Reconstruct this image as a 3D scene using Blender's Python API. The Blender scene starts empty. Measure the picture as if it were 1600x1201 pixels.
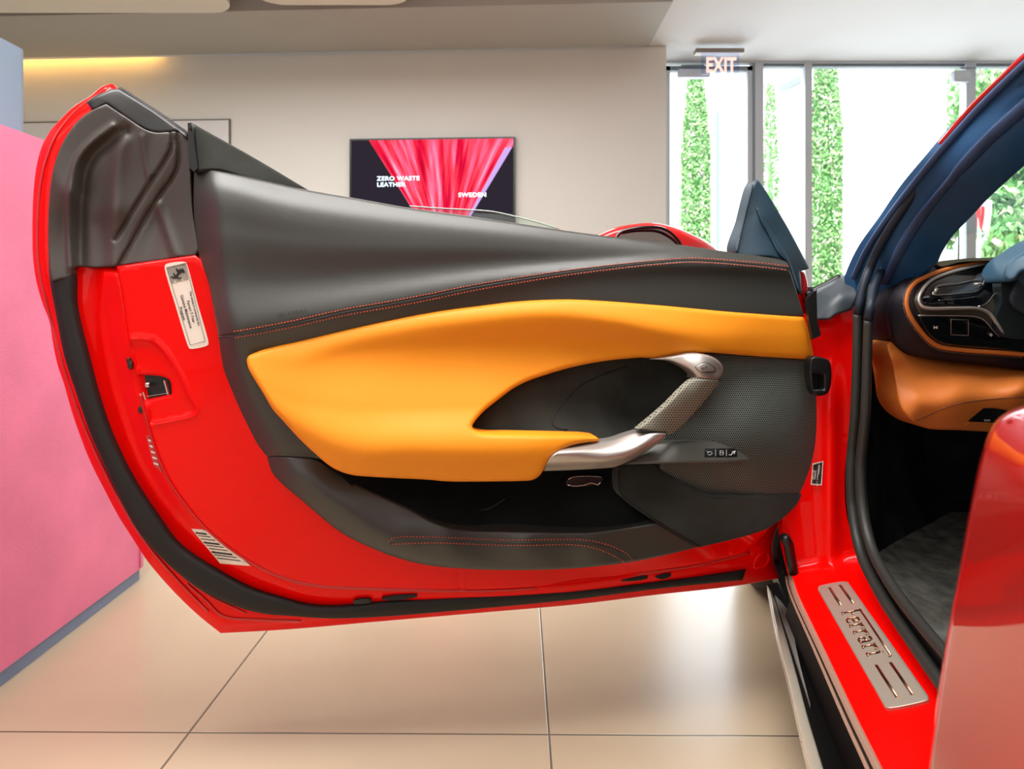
import bpy, bmesh, math, random
import numpy as np
from mathutils import Vector, Matrix
from mathutils.geometry import delaunay_2d_cdt

random.seed(7)
rng = np.random.RandomState(7)
scn = bpy.context.scene
COL = scn.collection
F = 1066.67          # focal length in pixels of the 1600 px frame (24 mm lens)
HC = 0.74            # camera height above the floor
CX, HY = 800.0, 473.0

# ------------------------------------------------------------ camera, world, lights, exposure
cam_d = bpy.data.cameras.new('camera')
cam_d.lens = 24.0; cam_d.sensor_width = 36.0; cam_d.sensor_fit = 'HORIZONTAL'
cam_d.shift_y = (HY - 600.5) / 1600.0
cam_d.clip_start = 0.02; cam_d.clip_end = 200
cam_d.dof.use_dof = True; cam_d.dof.focus_distance = 1.08; cam_d.dof.aperture_fstop = 9.0
cam = bpy.data.objects.new('camera', cam_d); COL.objects.link(cam)
cam.location = (0, 0, HC); cam.rotation_euler = (math.pi / 2, 0, 0)
scn.camera = cam

w = bpy.data.worlds.new('world'); scn.world = w; w.use_nodes = True
nt = w.node_tree; nt.nodes.clear()
bg = nt.nodes.new('ShaderNodeBackground'); wo = nt.nodes.new('ShaderNodeOutputWorld')
bg.inputs[0].default_value = (0.72, 0.86, 1.0, 1); bg.inputs[1].default_value = 2.2
nt.links.new(bg.outputs[0], wo.inputs[0])

def light(name, kind, loc, rot, energy, color=(1, 1, 1), size=(1, 1), angle=None):
    d = bpy.data.lights.new(name, kind); d.energy = energy; d.color = color
    if kind == 'AREA':
        d.shape = 'RECTANGLE'; d.size, d.size_y = size
    if angle: d.angle = angle
    o = bpy.data.objects.new(name, d); COL.objects.link(o)
    o.location = loc; o.rotation_euler = [math.radians(a) for a in rot]
    return o

light('sun', 'SUN', (0, -5, 12), (42, 0, -18), 7.5, (1, 0.97, 0.92), angle=0.01)
light('ceiling_lamp_main', 'AREA', (-0.4, 0.72, 2.46), (0, 0, 0), 98, (1, 0.98, 0.95), (2.6, 0.9))
light('ceiling_lamp_rear', 'AREA', (-0.6, -1.8, 2.50), (0, 0, 0), 55, (1, 0.98, 0.95), (5.0, 2.0))
light('ceiling_lamp_wall', 'AREA', (-1.4, 3.3, 2.42), (0, 0, 0), 60, (1, 0.98, 0.96), (3.4, 1.0))
light('storefront_daylight', 'AREA', (-2.4, -4.2, 1.7), (84, 0, -14), 26, (0.93, 0.97, 1.0), (5.0, 2.0))
light('window_daylight', 'AREA', (3.0, 5.35, 1.35), (-90, 0, 0), 120, (0.80, 0.90, 1.0), (3.6, 2.2))

scn.view_settings.view_transform = 'Standard'
scn.view_settings.look = 'None'
scn.view_settings.exposure = 0.2
scn.view_settings.gamma = 1.0
scn.view_settings.use_curve_mapping = False

# ------------------------------------------------------------ helpers
def lin(c):
    return tuple(((v / 255.0) / 12.92 if v <= 10 else (((v / 255.0) + 0.055) / 1.055) ** 2.4) for v in c)

def mat(name, rgb, rough=0.5, metal=0.0, coat=0.0, bump=0.0, bscale=400, spec=0.5, emit=None, estr=0, coatr=0.03, noise=0.0, nscale=8, sheen=0.0):
    m = bpy.data.materials.new(name); m.use_nodes = True
    n = m.node_tree; b = n.nodes['Principled BSDF']
    c = lin(rgb) + (1,)
    b.inputs['Base Color'].default_value = c
    b.inputs['Roughness'].default_value = rough
    b.inputs['Metallic'].default_value = metal
    b.inputs['Coat Weight'].default_value = coat
    b.inputs['Coat Roughness'].default_value = coatr
    b.inputs['Specular IOR Level'].default_value = spec
    if sheen:
        b.inputs['Sheen Weight'].default_value = sheen
    if emit:
        b.inputs['Emission Color'].default_value = lin(emit) + (1,)
        b.inputs['Emission Strength'].default_value = estr
    tc = n.nodes.new('ShaderNodeTexCoord')
    if bump:
        t = n.nodes.new('ShaderNodeTexNoise'); t.inputs['Scale'].default_value = bscale; t.inputs['Detail'].default_value = 3
        bp = n.nodes.new('ShaderNodeBump'); bp.inputs['Strength'].default_value = bump; bp.inputs['Distance'].default_value = 0.0006
        n.links.new(tc.outputs['Object'], t.inputs['Vector'])
        n.links.new(t.outputs['Fac'], bp.inputs['Height']); n.links.new(bp.outputs[0], b.inputs['Normal'])
    if noise:
        t2 = n.nodes.new('ShaderNodeTexNoise'); t2.inputs['Scale'].default_value = nscale; t2.inputs['Detail'].default_value = 4
        mx = n.nodes.new('ShaderNodeMix'); mx.data_type = 'RGBA'
        r = n.nodes.new('ShaderNodeValToRGB')
        r.color_ramp.elements[0].position = 0.35; r.color_ramp.elements[1].position = 0.7
        r.color_ramp.elements[0].color = tuple(v * (1 - noise) for v in c[:3]) + (1,)
        r.color_ramp.elements[1].color = tuple(min(1, v * (1 + noise)) for v in c[:3]) + (1,)
        n.links.new(tc.outputs['Object'], t2.inputs['Vector'])
        n.links.new(t2.outputs['Fac'], r.inputs[0]); n.links.new(r.outputs[0], b.inputs['Base Color'])
    return m

def dots(m, spacing, rad, dark, axes=('X', 'Z'), depth=0.5, rot=0.0, src='Object'):
    """hexagonal perforation: dark holes on the base colour, in object metres"""
    n = m.node_tree; b = n.nodes['Principled BSDF']
    tc = n.nodes.new('ShaderNodeTexCoord'); mp = n.nodes.new('ShaderNodeMapping'); mp.inputs['Rotation'].default_value = (0, rot, 0)
    n.links.new(tc.outputs[src], mp.inputs[0])
    sx = n.nodes.new('ShaderNodeSeparateXYZ'); n.links.new(mp.outputs[0], sx.inputs[0])
    def M(op, a, bb=None):
        k = n.nodes.new('ShaderNodeMath'); k.operation = op
        for i, v in enumerate((a, bb)):
            if v is None: continue
            if isinstance(v, (int, float)): k.inputs[i].default_value = v
            else: n.links.new(v, k.inputs[i])
        return k.outputs[0]
    x, y = sx.outputs[axes[0]], sx.outputs[axes[1]]
    def lat(ox, oy):
        ax = M('SUBTRACT', M('FRACT', M('ADD', M('DIVIDE', x, spacing), ox + 100)), 0.5)
        ay = M('SUBTRACT', M('FRACT', M('ADD', M('DIVIDE', y, spacing * 1.732), oy + 100)), 0.5)
        ay = M('MULTIPLY', ay, 1.732)
        return M('SQRT', M('ADD', M('MULTIPLY', ax, ax), M('MULTIPLY', ay, ay)))
    d = M('MINIMUM', lat(0, 0), lat(0.5, 0.5))
    r = n.nodes.new('ShaderNodeValToRGB')
    r.color_ramp.elements[0].position = rad; r.color_ramp.elements[1].position = rad + 0.08
    r.color_ramp.elements[0].color = lin(dark) + (1,); r.color_ramp.elements[1].color = tuple(b.inputs['Base Color'].default_value)
    n.links.new(d, r.inputs[0]); n.links.new(r.outputs[0], b.inputs['Base Color'])
    bp = n.nodes.new('ShaderNodeBump'); bp.inputs['Strength'].default_value = depth; bp.inputs['Distance'].default_value = 0.0008
    n.links.new(r.outputs['Alpha'], bp.inputs['Height'])
    mr = n.nodes.new('ShaderNodeMapRange'); mr.inputs[1].default_value = rad; mr.inputs[2].default_value = rad + 0.1
    n.links.new(d, mr.inputs[0]); n.links.new(mr.outputs[0], bp.inputs['Height'])
    n.links.new(bp.outputs[0], b.inputs['Normal'])
    mr2 = n.nodes.new('ShaderNodeMapRange'); mr2.inputs[1].default_value = rad; mr2.inputs[2].default_value = rad + 0.1
    mr2.inputs[3].default_value = 0.0; mr2.inputs[4].default_value = b.inputs['Specular IOR Level'].default_value
    n.links.new(d, mr2.inputs[0]); n.links.new(mr2.outputs[0], b.inputs['Specular IOR Level'])
    return m

def glassmat(name, tint=(255, 255, 255), refl=0.08):
    m = bpy.data.materials.new(name); m.use_nodes = True; n = m.node_tree; n.nodes.clear()
    o = n.nodes.new('ShaderNodeOutputMaterial'); mx = n.nodes.new('ShaderNodeMixShader')
    t = n.nodes.new('ShaderNodeBsdfTransparent'); g = n.nodes.new('ShaderNodeBsdfGlossy')
    t.inputs[0].default_value = lin(tint) + (1,); g.inputs['Roughness'].default_value = 0.02
    fr = n.nodes.new('ShaderNodeFresnel'); fr.inputs[0].default_value = 1.35
    mu = n.nodes.new('ShaderNodeMath'); mu.operation = 'MULTIPLY'; mu.inputs[1].default_value = refl * 10
    n.links.new(fr.outputs[0], mu.inputs[0]); n.links.new(mu.outputs[0], mx.inputs[0])
    n.links.new(t.outputs[0], mx.inputs[1]); n.links.new(g.outputs[0], mx.inputs[2]); n.links.new(mx.outputs[0], o.inputs[0])
    return m

WO = {}
def tagit(o, label=None, cat=None, group=None, kind=None):
    if label: o['label'] = label
    if cat: o['category'] = cat
    if group: o['group'] = group
    if kind: o['kind'] = kind
    return o

def empty(name, loc, label, cat, group=None, parent=None):
    o = bpy.data.objects.new(name, None); COL.objects.link(o); o.empty_display_size = 0.1
    loc = Vector(loc)
    if parent: o.parent = parent; o.location = loc - WO[parent.name]
    else: o.location = loc; tagit(o, label, cat, group)
    WO[o.name] = loc
    return o

def mkobj(name, verts, faces, m, parent=None, smooth=True, label=None, kind=None, cat=None, group=None, mats=None, fm=None, auto=None):
    V = np.asarray(verts, float)
    if parent is not None: org = np.array(WO[parent.name])
    else: org = np.array([(V[:, 0].min() + V[:, 0].max()) / 2, (V[:, 1].min() + V[:, 1].max()) / 2, V[:, 2].min()])
    me = bpy.data.meshes.new(name)
    me.from_pydata([tuple(v) for v in (V - org)], [], [tuple(f) for f in faces])
    me.materials.append(m)
    if mats:
        for x in mats: me.materials.append(x)
        me.polygons.foreach_set('material_index', fm)
    if smooth:
        me.polygons.foreach_set('use_smooth', [True] * len(me.polygons))
        if auto: me.set_sharp_from_angle(angle=math.radians(auto))
    me.update()
    o = bpy.data.objects.new(name, me); COL.objects.link(o)
    if parent is not None: o.parent = parent
    else: o.location = org
    WO[o.name] = Vector(org)
    tagit(o, label, cat, group, kind)
    return o

class MB:
    def __init__(s): s.v = []; s.f = []; s.m = []
    def add(s, V, Fc, mi=0):
        b = len(s.v); s.v += [tuple(p) for p in V]; s.f += [tuple(i + b for i in f) for f in Fc]; s.m += [mi] * len(Fc)
    def box(s, c, sz, R=None, bev=0.0, mi=0):
        bm = bmesh.new(); bmesh.ops.create_cube(bm, size=1)
        for v in bm.verts: v.co = Vector((v.co.x * sz[0], v.co.y * sz[1], v.co.z * sz[2]))
        if bev: bmesh.ops.bevel(bm, geom=bm.edges[:], offset=bev, segments=3, profile=0.5, affect='EDGES')
        M_ = R if R is not None else Matrix.Identity(3)
        V = [M_ @ v.co + Vector(c) for v in bm.verts]; bm.verts.index_update()
        s.add(V, [[v.index for v in f.verts] for f in bm.faces], mi); bm.free()
    def tube(s, path, rad, n=10, closed=False, flat=1.0, up=None, cap=True):
        P = np.asarray(path, float); k = len(P)
        r = np.full(k, rad) if np.isscalar(rad) else np.asarray(rad, float)
        T = np.zeros_like(P)
        for i in range(k):
            a = P[(i - 1) % k] if (closed or i > 0) else P[i]; b = P[(i + 1) % k] if (closed or i < k - 1) else P[i]
            T[i] = (b - a) / (np.linalg.norm(b - a) + 1e-12)
        u0 = np.array(up if up is not None else (0, -1, 0), float)
        V = []
        for i in range(k):
            u = u0 - T[i] * (u0 @ T[i]); u /= np.linalg.norm(u) + 1e-12
            q = np.cross(T[i], u)
            for j in range(n):
                t = 2 * math.pi * j / n
                V.append(P[i] + r[i] * (math.cos(t) * q + flat * math.sin(t) * u))
        Fc = []
        for i in range(k if closed else k - 1):
            i2 = (i + 1) % k
            for j in range(n):
                j2 = (j + 1) % n
                Fc.append((i * n + j, i * n + j2, i2 * n + j2, i2 * n + j))
        if cap and not closed:
            Fc.append(tuple(range(n))[::-1]); Fc.append(tuple((k - 1) * n + j for j in range(n)))
        s.add(V, Fc)
    def build(s, name, m, parent=None, smooth=False, auto=None, mats=None, **kw):
        return mkobj(name, s.v, s.f, m, parent, smooth=smooth or bool(auto), auto=auto, mats=mats, fm=s.m if mats else None, **kw)

def boxo(name, c, sz, m, parent=None, bev=0.0, R=None, **kw):
    b = MB(); b.box(c, sz, R, bev); return b.build(name, m, parent, auto=35 if bev else None, **kw)

# --- pixel curves
def cat(pts, closed=True, step=4.0, corners=()):
    """Catmull-Rom through the points; indices in corners stay sharp; resampled every step px"""
    P = [np.array(p[:2], float) for p in pts]; n = len(P); cs = set(c % n for c in corners)
    out = []
    rngi = range(n) if closed else range(n - 1)
    for i in rngi:
        p1, p2 = P[i], P[(i + 1) % n]
        p0 = P[(i - 1) % n] if (closed or i > 0) else 2 * p1 - p2
        p3 = P[(i + 2) % n] if (closed or i < n - 2) else 2 * p2 - p1
        if i in cs: p0 = 2 * p1 - p2
        if (i + 1) % n in cs: p3 = 2 * p2 - p1
        a0, a1, a2 = [max(np.linalg.norm(b - a), 1e-3) ** 0.5 for a, b in ((p0, p1), (p1, p2), (p2, p3))]
        m1 = (p2 - p1) + a1 * ((p1 - p0) / a0 - (p2 - p0) / (a0 + a1))
        m2 = (p2 - p1) + a1 * ((p3 - p2) / a2 - (p3 - p1) / (a1 + a2))
        k = max(1, int(round(np.linalg.norm(p2 - p1) / step)))
        for j in range(k):
            t = j / k
            out.append((2 * t**3 - 3 * t**2 + 1) * p1 + (t**3 - 2 * t**2 + t) * m1 + (-2 * t**3 + 3 * t**2) * p2 + (t**3 - t**2) * m2)
    if not closed: out.append(P[-1])
    return np.array(out)

def segdist(Q, L, closed=True):
    A = L; B = np.roll(L, -1, 0)
    if not closed: A = L[:-1]; B = L[1:]
    d = np.full(len(Q), 1e9)
    for a, b in zip(A, B):
        ab = b - a; t = np.clip(((Q - a) @ ab) / (ab @ ab + 1e-12), 0, 1)
        d = np.minimum(d, np.hypot(*(Q - a - t[:, None] * ab).T))
    return d

def inside(Q, L):
    x, y = Q[:, 0], Q[:, 1]; r = np.zeros(len(Q), bool); j = len(L) - 1
    for i in range(len(L)):
        xi, yi = L[i]; xj, yj = L[j]
        c = ((yi > y) != (yj > y)) & (x < (xj - xi) * (y - yi) / (yj - yi + 1e-12) + xi)
        r ^= c; j = i
    return r

def tps(ctrl, smooth=0.0):
    C = np.array(ctrl, float); X = C[:, :2] / 100; z = C[:, 2]; n = len(X)
    def U(r2): return np.where(r2 > 1e-12, r2 * np.log(r2 + 1e-12) * 0.5, 0)
    K = U(((X[:, None] - X[None]) ** 2).sum(-1)) + np.eye(n) * smooth
    Pm = np.c_[np.ones(n), X]
    A = np.zeros((n + 3, n + 3)); A[:n, :n] = K; A[:n, n:] = Pm; A[n:, :n] = Pm.T
    s = np.linalg.solve(A, np.r_[z, 0, 0, 0])
    def f(Q):
        q = np.atleast_2d(np.asarray(Q, float))[:, :2] / 100
        return U(((q[:, None] - X[None]) ** 2).sum(-1)) @ s[:n] + np.c_[np.ones(len(q)), q] @ s[n:]
    return f

def const(v): return lambda Q: np.full(len(np.atleast_2d(Q)), float(v))

def pch(xk, yk, x):
    xk = np.asarray(xk, float); yk = np.asarray(yk, float); h = np.diff(xk); d = np.diff(yk, axis=0) / h.reshape((-1,) + (1,) * (yk.ndim - 1))
    m = np.zeros_like(yk); a, b = d[:-1], d[1:]
    w1 = (h[1:] * 2 + h[:-1]).reshape((-1,) + (1,) * (yk.ndim - 1)); w2 = (h[1:] + 2 * h[:-1]).reshape((-1,) + (1,) * (yk.ndim - 1))
    ok = a * b > 0; m[1:-1] = np.where(ok, (w1 + w2) / np.where(ok, w1 / np.where(ok, a, 1) + w2 / np.where(ok, b, 1), 1), 0); m[0] = d[0]; m[-1] = d[-1]
    i = np.clip(np.searchsorted(xk, x) - 1, 0, len(xk) - 2); sh = (-1,) + (1,) * (yk.ndim - 1)
    t = np.clip((x - xk[i]) / h[i], 0, 1).reshape(sh); H = h[i].reshape(sh)
    return (2*t**3-3*t**2+1)*yk[i] + (t**3-2*t**2+t)*H*m[i] + (-2*t**3+3*t**2)*yk[i+1] + (t**3-t**2)*H*m[i+1]

def catx(xk, yk, x):
    xk = np.asarray(xk, float); yk = np.asarray(yk, float); m = np.gradient(yk, xk, axis=0); h = np.diff(xk)
    i = np.clip(np.searchsorted(xk, x) - 1, 0, len(xk) - 2); t = np.clip((x - xk[i]) / h[i], 0, 1)[:, None]; H = h[i][:, None]
    return (2*t**3-3*t**2+1)*yk[i] + (t**3-2*t**2+t)*H*m[i] + (-2*t**3+3*t**2)*yk[i+1] + (t**3-t**2)*H*m[i+1]

def stations(st):
    """a lofted relief from upright cross-sections: {x: ([y...], [off...])}"""
    xs = sorted(st); Ys = np.array([st[x][0] for x in xs], float); Os = np.array([st[x][1] for x in xs], float) / 1000.0
    def f(Q):
        Q = np.atleast_2d(np.asarray(Q, float)); x = np.clip(Q[:, 0], xs[0], xs[-1])
        Y = catx(xs, Ys, x); O = catx(xs, Os, x); y = Q[:, 1]; K = Y.shape[1]
        d = np.diff(O, axis=1) / np.diff(Y, axis=1); m = np.zeros_like(O)
        m[:, 1:-1] = (d[:, :-1] * np.diff(Y, axis=1)[:, 1:] + d[:, 1:] * np.diff(Y, axis=1)[:, :-1]) / (Y[:, 2:] - Y[:, :-2])
        m[:, 0] = d[:, 0]; m[:, -1] = 0
        i = np.clip((y[:, None] > Y).sum(1) - 1, 0, K - 2); r = np.arange(len(y))
        h = Y[r, i + 1] - Y[r, i]; t = np.clip((y - Y[r, i]) / h, -0.3, 1)
        return (2*t**3-3*t**2+1)*O[r, i] + (t**3-2*t**2+t)*h*m[r, i] + (-2*t**3+3*t**2)*O[r, i+1] + (t**3-t**2)*h*m[r, i+1]
    return f

class Frame:
    """a plane in the room; pt() finds the point seen at a photo pixel, 'off' metres in front of the plane"""
    def __init__(s, n, P0):
        n = np.array(n, float); s.n = n / np.linalg.norm(n); s.c = s.n @ np.array(P0, float)
    def pts(s, Q, off=0.0):
        Q = np.atleast_2d(np.asarray(Q, float)); u = (Q[:, 0] - CX) / F; v = (HY - Q[:, 1]) / F
        Y = (s.c + off - s.n[2] * HC) / (s.n[0] * u + s.n[1] + s.n[2] * v)
        return np.c_[u * Y, Y, HC + v * Y]
class Depth:
    """free depth surface: off values are distances Y straight ahead"""
    def __init__(s, n=(0, -1, 0)): s.n = np.array(n, float)
    def pts(s, Q, off=1.0):
        Q = np.atleast_2d(np.asarray(Q, float)); u = (Q[:, 0] - CX) / F; v = (HY - Q[:, 1]) / F
        Y = np.broadcast_to(off, u.shape)
        return np.c_[u * Y, Y, HC + v * Y]
DEP = Depth()

def relief(name, outline, frame, offf, m, parent=None, thick=0.02, s=6.0, edge=0.0, eh=None, holes=(), back=False, fine=None, **kw):
    """solid with the outline and a sculpted front surface; edge px wide rounding, eh metres deep"""
    L = np.asarray(outline, float)
    rings = [L] + [np.asarray(h, float) for h in holes]
    pts = [tuple(p) for p in L]; edges = []; base = 0; allb = []
    pts = []
    for R_ in rings:
        b = len(pts); k = len(R_); pts += [tuple(p) for p in R_]
        edges += [(b + i, b + (i + 1) % k) for i in range(k)]; allb.append(list(range(b, b + k)))
    x0, y0 = L.min(0); x1, y1 = L.max(0)
    xs = np.arange(x0, x1, s); ys = np.arange(y0, y1, s * 0.866)
    G = np.array([(x + (s / 2 if j % 2 else 0), y) for j, y in enumerate(ys) for x in xs])
    def dist(Q):
        d = segdist(Q, L)
        for h in rings[1:]: d = np.minimum(d, segdist(Q, h))
        return d
    def ins(Q):
        r = inside(Q, L)
        for h in rings[1:]: r &= ~inside(Q, h)
        return r
    extra = []
    if edge:
        for R_ in rings:
            nx = np.roll(R_, -1, 0) - np.roll(R_, 1, 0); nn = np.c_[-nx[:, 1], nx[:, 0]]; nn /= np.linalg.norm(nn, axis=1)[:, None] + 1e-9
            for fr in (0.08, 0.25, 0.5, 0.75, 1.0):
                for sg in (1, -1):
                    Q = R_ + sg * nn * edge * fr
                    ok = ins(Q); Q = Q[ok]
                    if len(Q): Q = Q[dist(Q) > edge * fr * 0.93]
                    if len(Q): extra.append(Q)
    if fine is not None:
        Q = fine[ins(fine)]; Q = Q[dist(Q) > 1.0]; extra.append(Q)
    G = G[ins(G)]
    if len(G): G = G[dist(G) > (edge * 1.15 if edge else s * 0.5)]
    if fine is not None and len(G):
        keep = np.ones(len(G), bool)
        for i0 in range(0, len(G), 2000):
            dd = ((G[i0:i0 + 2000, None] - fine[None]) ** 2).sum(-1).min(1); keep[i0:i0 + 2000] = dd > (s * 0.45) ** 2
        G = G[keep]
    Q = np.vstack([np.array(pts)] + extra + ([G] if len(G) else []))
    res = delaunay_2d_cdt([Vector(q) for q in Q], edges, [], 0, 1e-4)
    V2 = np.array([tuple(v) for v in res[0]]); tris = [list(t) for t in res[2]]
    cen = np.array([V2[t].mean(0) for t in tris]); ok = ins(cen)
    tris = [t for t, o in zip(tris, ok) if o]
    used = sorted({i for t in tris for i in t}); mp = {i: k for k, i in enumerate(used)}
    V2 = V2[used]; tris = [[mp[i] for i in t] for t in tris]
    off = np.asarray(offf(V2), float) * np.ones(len(V2))
    if edge:
        d = dist(V2); h = eh if eh is not None else 0.004
        tt = 1 - np.clip(d / edge, 0, 1)
        bev = h * (np.sqrt(np.clip(1 - tt ** 2, 0, 1)) - 1)
        off = off + (bev if not isinstance(frame, Depth) else -bev)
    V = frame.pts(V2, off)
    # orient toward the camera (V2 y is down)
    Fc = []
    for t in tris:
        a, b, c = V2[t[0]], V2[t[1]], V2[t[2]]
        cr = (b[0] - a[0]) * (c[1] - a[1]) - (b[1] - a[1]) * (c[0] - a[0])
        Fc.append(t if cr < 0 else t[::-1])
    cnt = {}
    for t in Fc:
        for i in range(3):
            e = (t[i], t[(i + 1) % 3]); cnt[e] = 1
    be = [e for e in cnt if (e[1], e[0]) not in cnt]
    n = frame.n
    nv = len(V); bi = sorted({i for e in be for i in e}); m1 = {i: nv + k for k, i in enumerate(bi)}
    nb = len(bi); m2 = {i: nv + nb + k for k, i in enumerate(bi)}
    VB = V[bi]; V = np.vstack([V, VB, VB - n * thick])
    for a, b in be: Fc.append([m1[b], m1[a], m2[a], m2[b]])
    uvp = np.vstack([V2, V2[bi], V2[bi], V2]) / 1000.0
    if back:
        o0 = len(V); V = np.vstack([V, V[:nv] - n * thick]); Fc += [[i + o0 for i in t[::-1]] for t in Fc[:len(tris)]]
    ob = mkobj(name, V, Fc, m, parent, smooth=True, **kw)
    if name == 'handle_grip':
        lay = ob.data.uv_layers.new(name='surface')
        for li, lp in enumerate(ob.data.loops): lay.data[li].uv = uvp[lp.vertex_index]
    return ob

def ptube(name, frame, pth, off, rad, m, parent, closed=False, step=5, n=8, flat=1.0, corners=(), raw=None, **kw):
    P = cat(pth, closed, step, corners)
    o = off(P) if callable(off) else off
    b = MB(); b.tube(frame.pts(P, o), rad, n, closed, flat, up=tuple(frame.n))
    return b.build(name, m, parent, smooth=True, **kw)

def arc(L):
    return np.r_[0, np.cumsum(np.hypot(*np.diff(L, axis=0).T))]

def stitches(name, frame, pth, off, m, parent, dash=3.4, gap=1.6, wd=0.85, h=0.0008, lift=0.0006, slant=0.0, closed=False, label=None):
    if not isinstance(pth, list) or not isinstance(pth[0], np.ndarray): pth = [np.asarray(pth, float)]
    b = MB()
    for L in pth:
        s = arc(L); t = 0.0
        while t + dash < s[-1]:
            a = np.array([np.interp(t, s, L[:, i]) for i in (0, 1)]); c = np.array([np.interp(t + dash, s, L[:, i]) for i in (0, 1)])
            d = (c - a) / np.linalg.norm(c - a); q = np.array([-d[1], d[0]])
            a = a - q * slant; c = c + q * slant; mid = (a + c) / 2
            Q = np.array([a, mid + q * wd, c, mid - q * wd])
            o = off(Q) if callable(off) else np.full(4, off)
            P = frame.pts(Q, o + lift * 0.2); T = frame.pts([mid], (o.mean() + lift + h))[0]
            b.add(list(P) + [T], [(0, 1, 4), (1, 2, 4), (2, 3, 4), (3, 0, 4)])
            t += dash + gap
    return b.build(name, m, parent, label=label)

def text(name, body, m, parent, origin, ex, ey, size, depth=0.0005, bold=0.0, xs=1.0, align='LEFT', sp=1.0, **kw):
    """flat lettering with its own small thickness; ex, ey = writing direction and up direction"""
    cu = bpy.data.curves.new(name, 'FONT'); cu.body = body; cu.size = size; cu.extrude = depth; cu.offset = bold
    cu.align_x = align; cu.space_character = sp; cu.resolution_u = 3
    t = bpy.data.objects.new('tmp', cu); COL.objects.link(t)
    dg = bpy.context.evaluated_depsgraph_get(); me = bpy.data.meshes.new_from_object(t.evaluated_get(dg))
    V = np.array([tuple(v.co) for v in me.vertices]); Fc = [tuple(p.vertices) for p in me.polygons]
    bpy.data.objects.remove(t); bpy.data.curves.remove(cu); bpy.data.meshes.remove(me)
    ex = np.array(ex, float); ex /= np.linalg.norm(ex); ey = np.array(ey, float); ey -= ex * (ex @ ey); ey /= np.linalg.norm(ey); ez = np.cross(ex, ey)
    W = np.array(origin) + V[:, :1] * xs * ex + V[:, 1:2] * ey + V[:, 2:] * ez
    return mkobj(name, W, Fc, m, parent, smooth=False, **kw)

def textpx(name, body, m, parent, frame, offf, p0, p1, size, bold=0.0, xs=1.0, sp=1.0):
    """printed lettering laid on a sculpted surface, from p0 toward p1, size in mm-ish pixels"""
    cu = bpy.data.curves.new(name, 'FONT'); cu.body = body; cu.size = size; cu.offset = bold; cu.space_character = sp; cu.resolution_u = 2
    t = bpy.data.objects.new('tmp', cu); COL.objects.link(t)
    dg = bpy.context.evaluated_depsgraph_get(); me = bpy.data.meshes.new_from_object(t.evaluated_get(dg))
    V = np.array([tuple(v.co) for v in me.vertices]); Fc = [tuple(p.vertices) for p in me.polygons]
    bpy.data.objects.remove(t); bpy.data.curves.remove(cu); bpy.data.meshes.remove(me)
    p0 = np.array(p0, float); d = np.array(p1, float) - p0; d /= np.linalg.norm(d); q = np.array([d[1], -d[0]])
    Q = p0 + V[:, :1] * xs * d + V[:, 1:2] * q
    return mkobj(name, frame.pts(Q, offf(Q)), Fc, m, parent, smooth=False)

# ------------------------------------------------------------ materials
RED = mat('car_red_paint', (234, 3, 0), 0.55, spec=0.04, coat=0.38, coatr=0.03)
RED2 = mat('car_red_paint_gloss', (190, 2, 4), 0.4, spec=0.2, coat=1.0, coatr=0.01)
LEATH = mat('charcoal_leather', (48, 49, 45), 0.4, bump=0.25, bscale=900, spec=0.6)
LEATH2 = mat('dark_leather', (38, 38, 36), 0.45, bump=0.25, bscale=900)
ORANGE = mat('saffron_leather', (232, 142, 26), 0.5, bump=0.2, bscale=900, spec=0.3)
TAN = mat('tan_leather', (200, 112, 46), 0.5, bump=0.2, bscale=900, spec=0.35)
ALC = mat('charcoal_suede', (47, 49, 45), 0.95, bump=0.5, bscale=500, spec=0.1, noise=0.35, nscale=9, sheen=0.15)
ALCD = mat('black_suede', (22, 24, 24), 0.95, bump=0.4, bscale=500, spec=0.1, noise=0.3, nscale=8)
RUB = mat('black_rubber', (24, 24, 23), 0.6, spec=0.35)
RUBG = mat('grey_brown_rubber', (62, 57, 53), 0.42, spec=0.45)
BLACK = mat('black_plastic', (12, 12, 13), 0.4)
GLOSSB = mat('gloss_black', (5, 6, 9), 0.08, coat=0.6)
ALU = mat('satin_aluminium', (186, 180, 174), 0.42, metal=0.75)
ALU2 = mat('brushed_sill_aluminium', (176, 170, 156), 0.4, metal=0.6, bump=0.1, bscale=300)
CHROME = mat('chrome', (215, 215, 210), 0.12, metal=1.0)
GRIP = dots(mat('perforated_leather', (134, 132, 118), 0.5, spec=0.45), 0.0043, 0.17, (22, 22, 20), src='UV', axes=('X', 'Y'))
MESH = dots(mat('perforated_speaker_mesh', (100, 107, 102), 0.42, spec=0.5), 0.0036, 0.29, (6, 8, 9))
STITCH = mat('red_orange_thread', (225, 82, 42), 0.6)
CREAM = mat('cream_thread', (222, 206, 176), 0.6)
HAZEBLU = mat('pillar_trim_haze_blue', (20, 72, 116), 0.6, spec=0.4, bump=0.2, bscale=600)  # dark trim; the blue of the lens haze is put into its colour
NAVY2 = mat('navy_rubber_seal', (38, 66, 104), 0.5, spec=0.45)
PLUM = mat('dark_plum_leather', (28, 24, 34), 0.55, spec=0.35, bump=0.2, bscale=800)
CARPET = mat('black_carpet', (42, 46, 48), 1.0, spec=0.05, bump=1.0, bscale=700, noise=0.5, nscale=12)
GREYP = mat('grey_cowl_plastic', (52, 60, 66), 0.45)
WHITEST = mat('white_sticker', (232, 224, 210), 0.5)
GREYST = mat('grey_sticker_field', (150, 146, 134), 0.5)
INK = mat('black_ink', (20, 18, 18), 0.6)
WMARK = mat('white_marking', (220, 225, 225), 0.5)
DMARK = mat('dark_marking', (38, 38, 35), 0.6)
GLASS = glassmat('clear_glass')
DGLASS = glassmat('door_glass', (225, 240, 235), 0.16)

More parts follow.
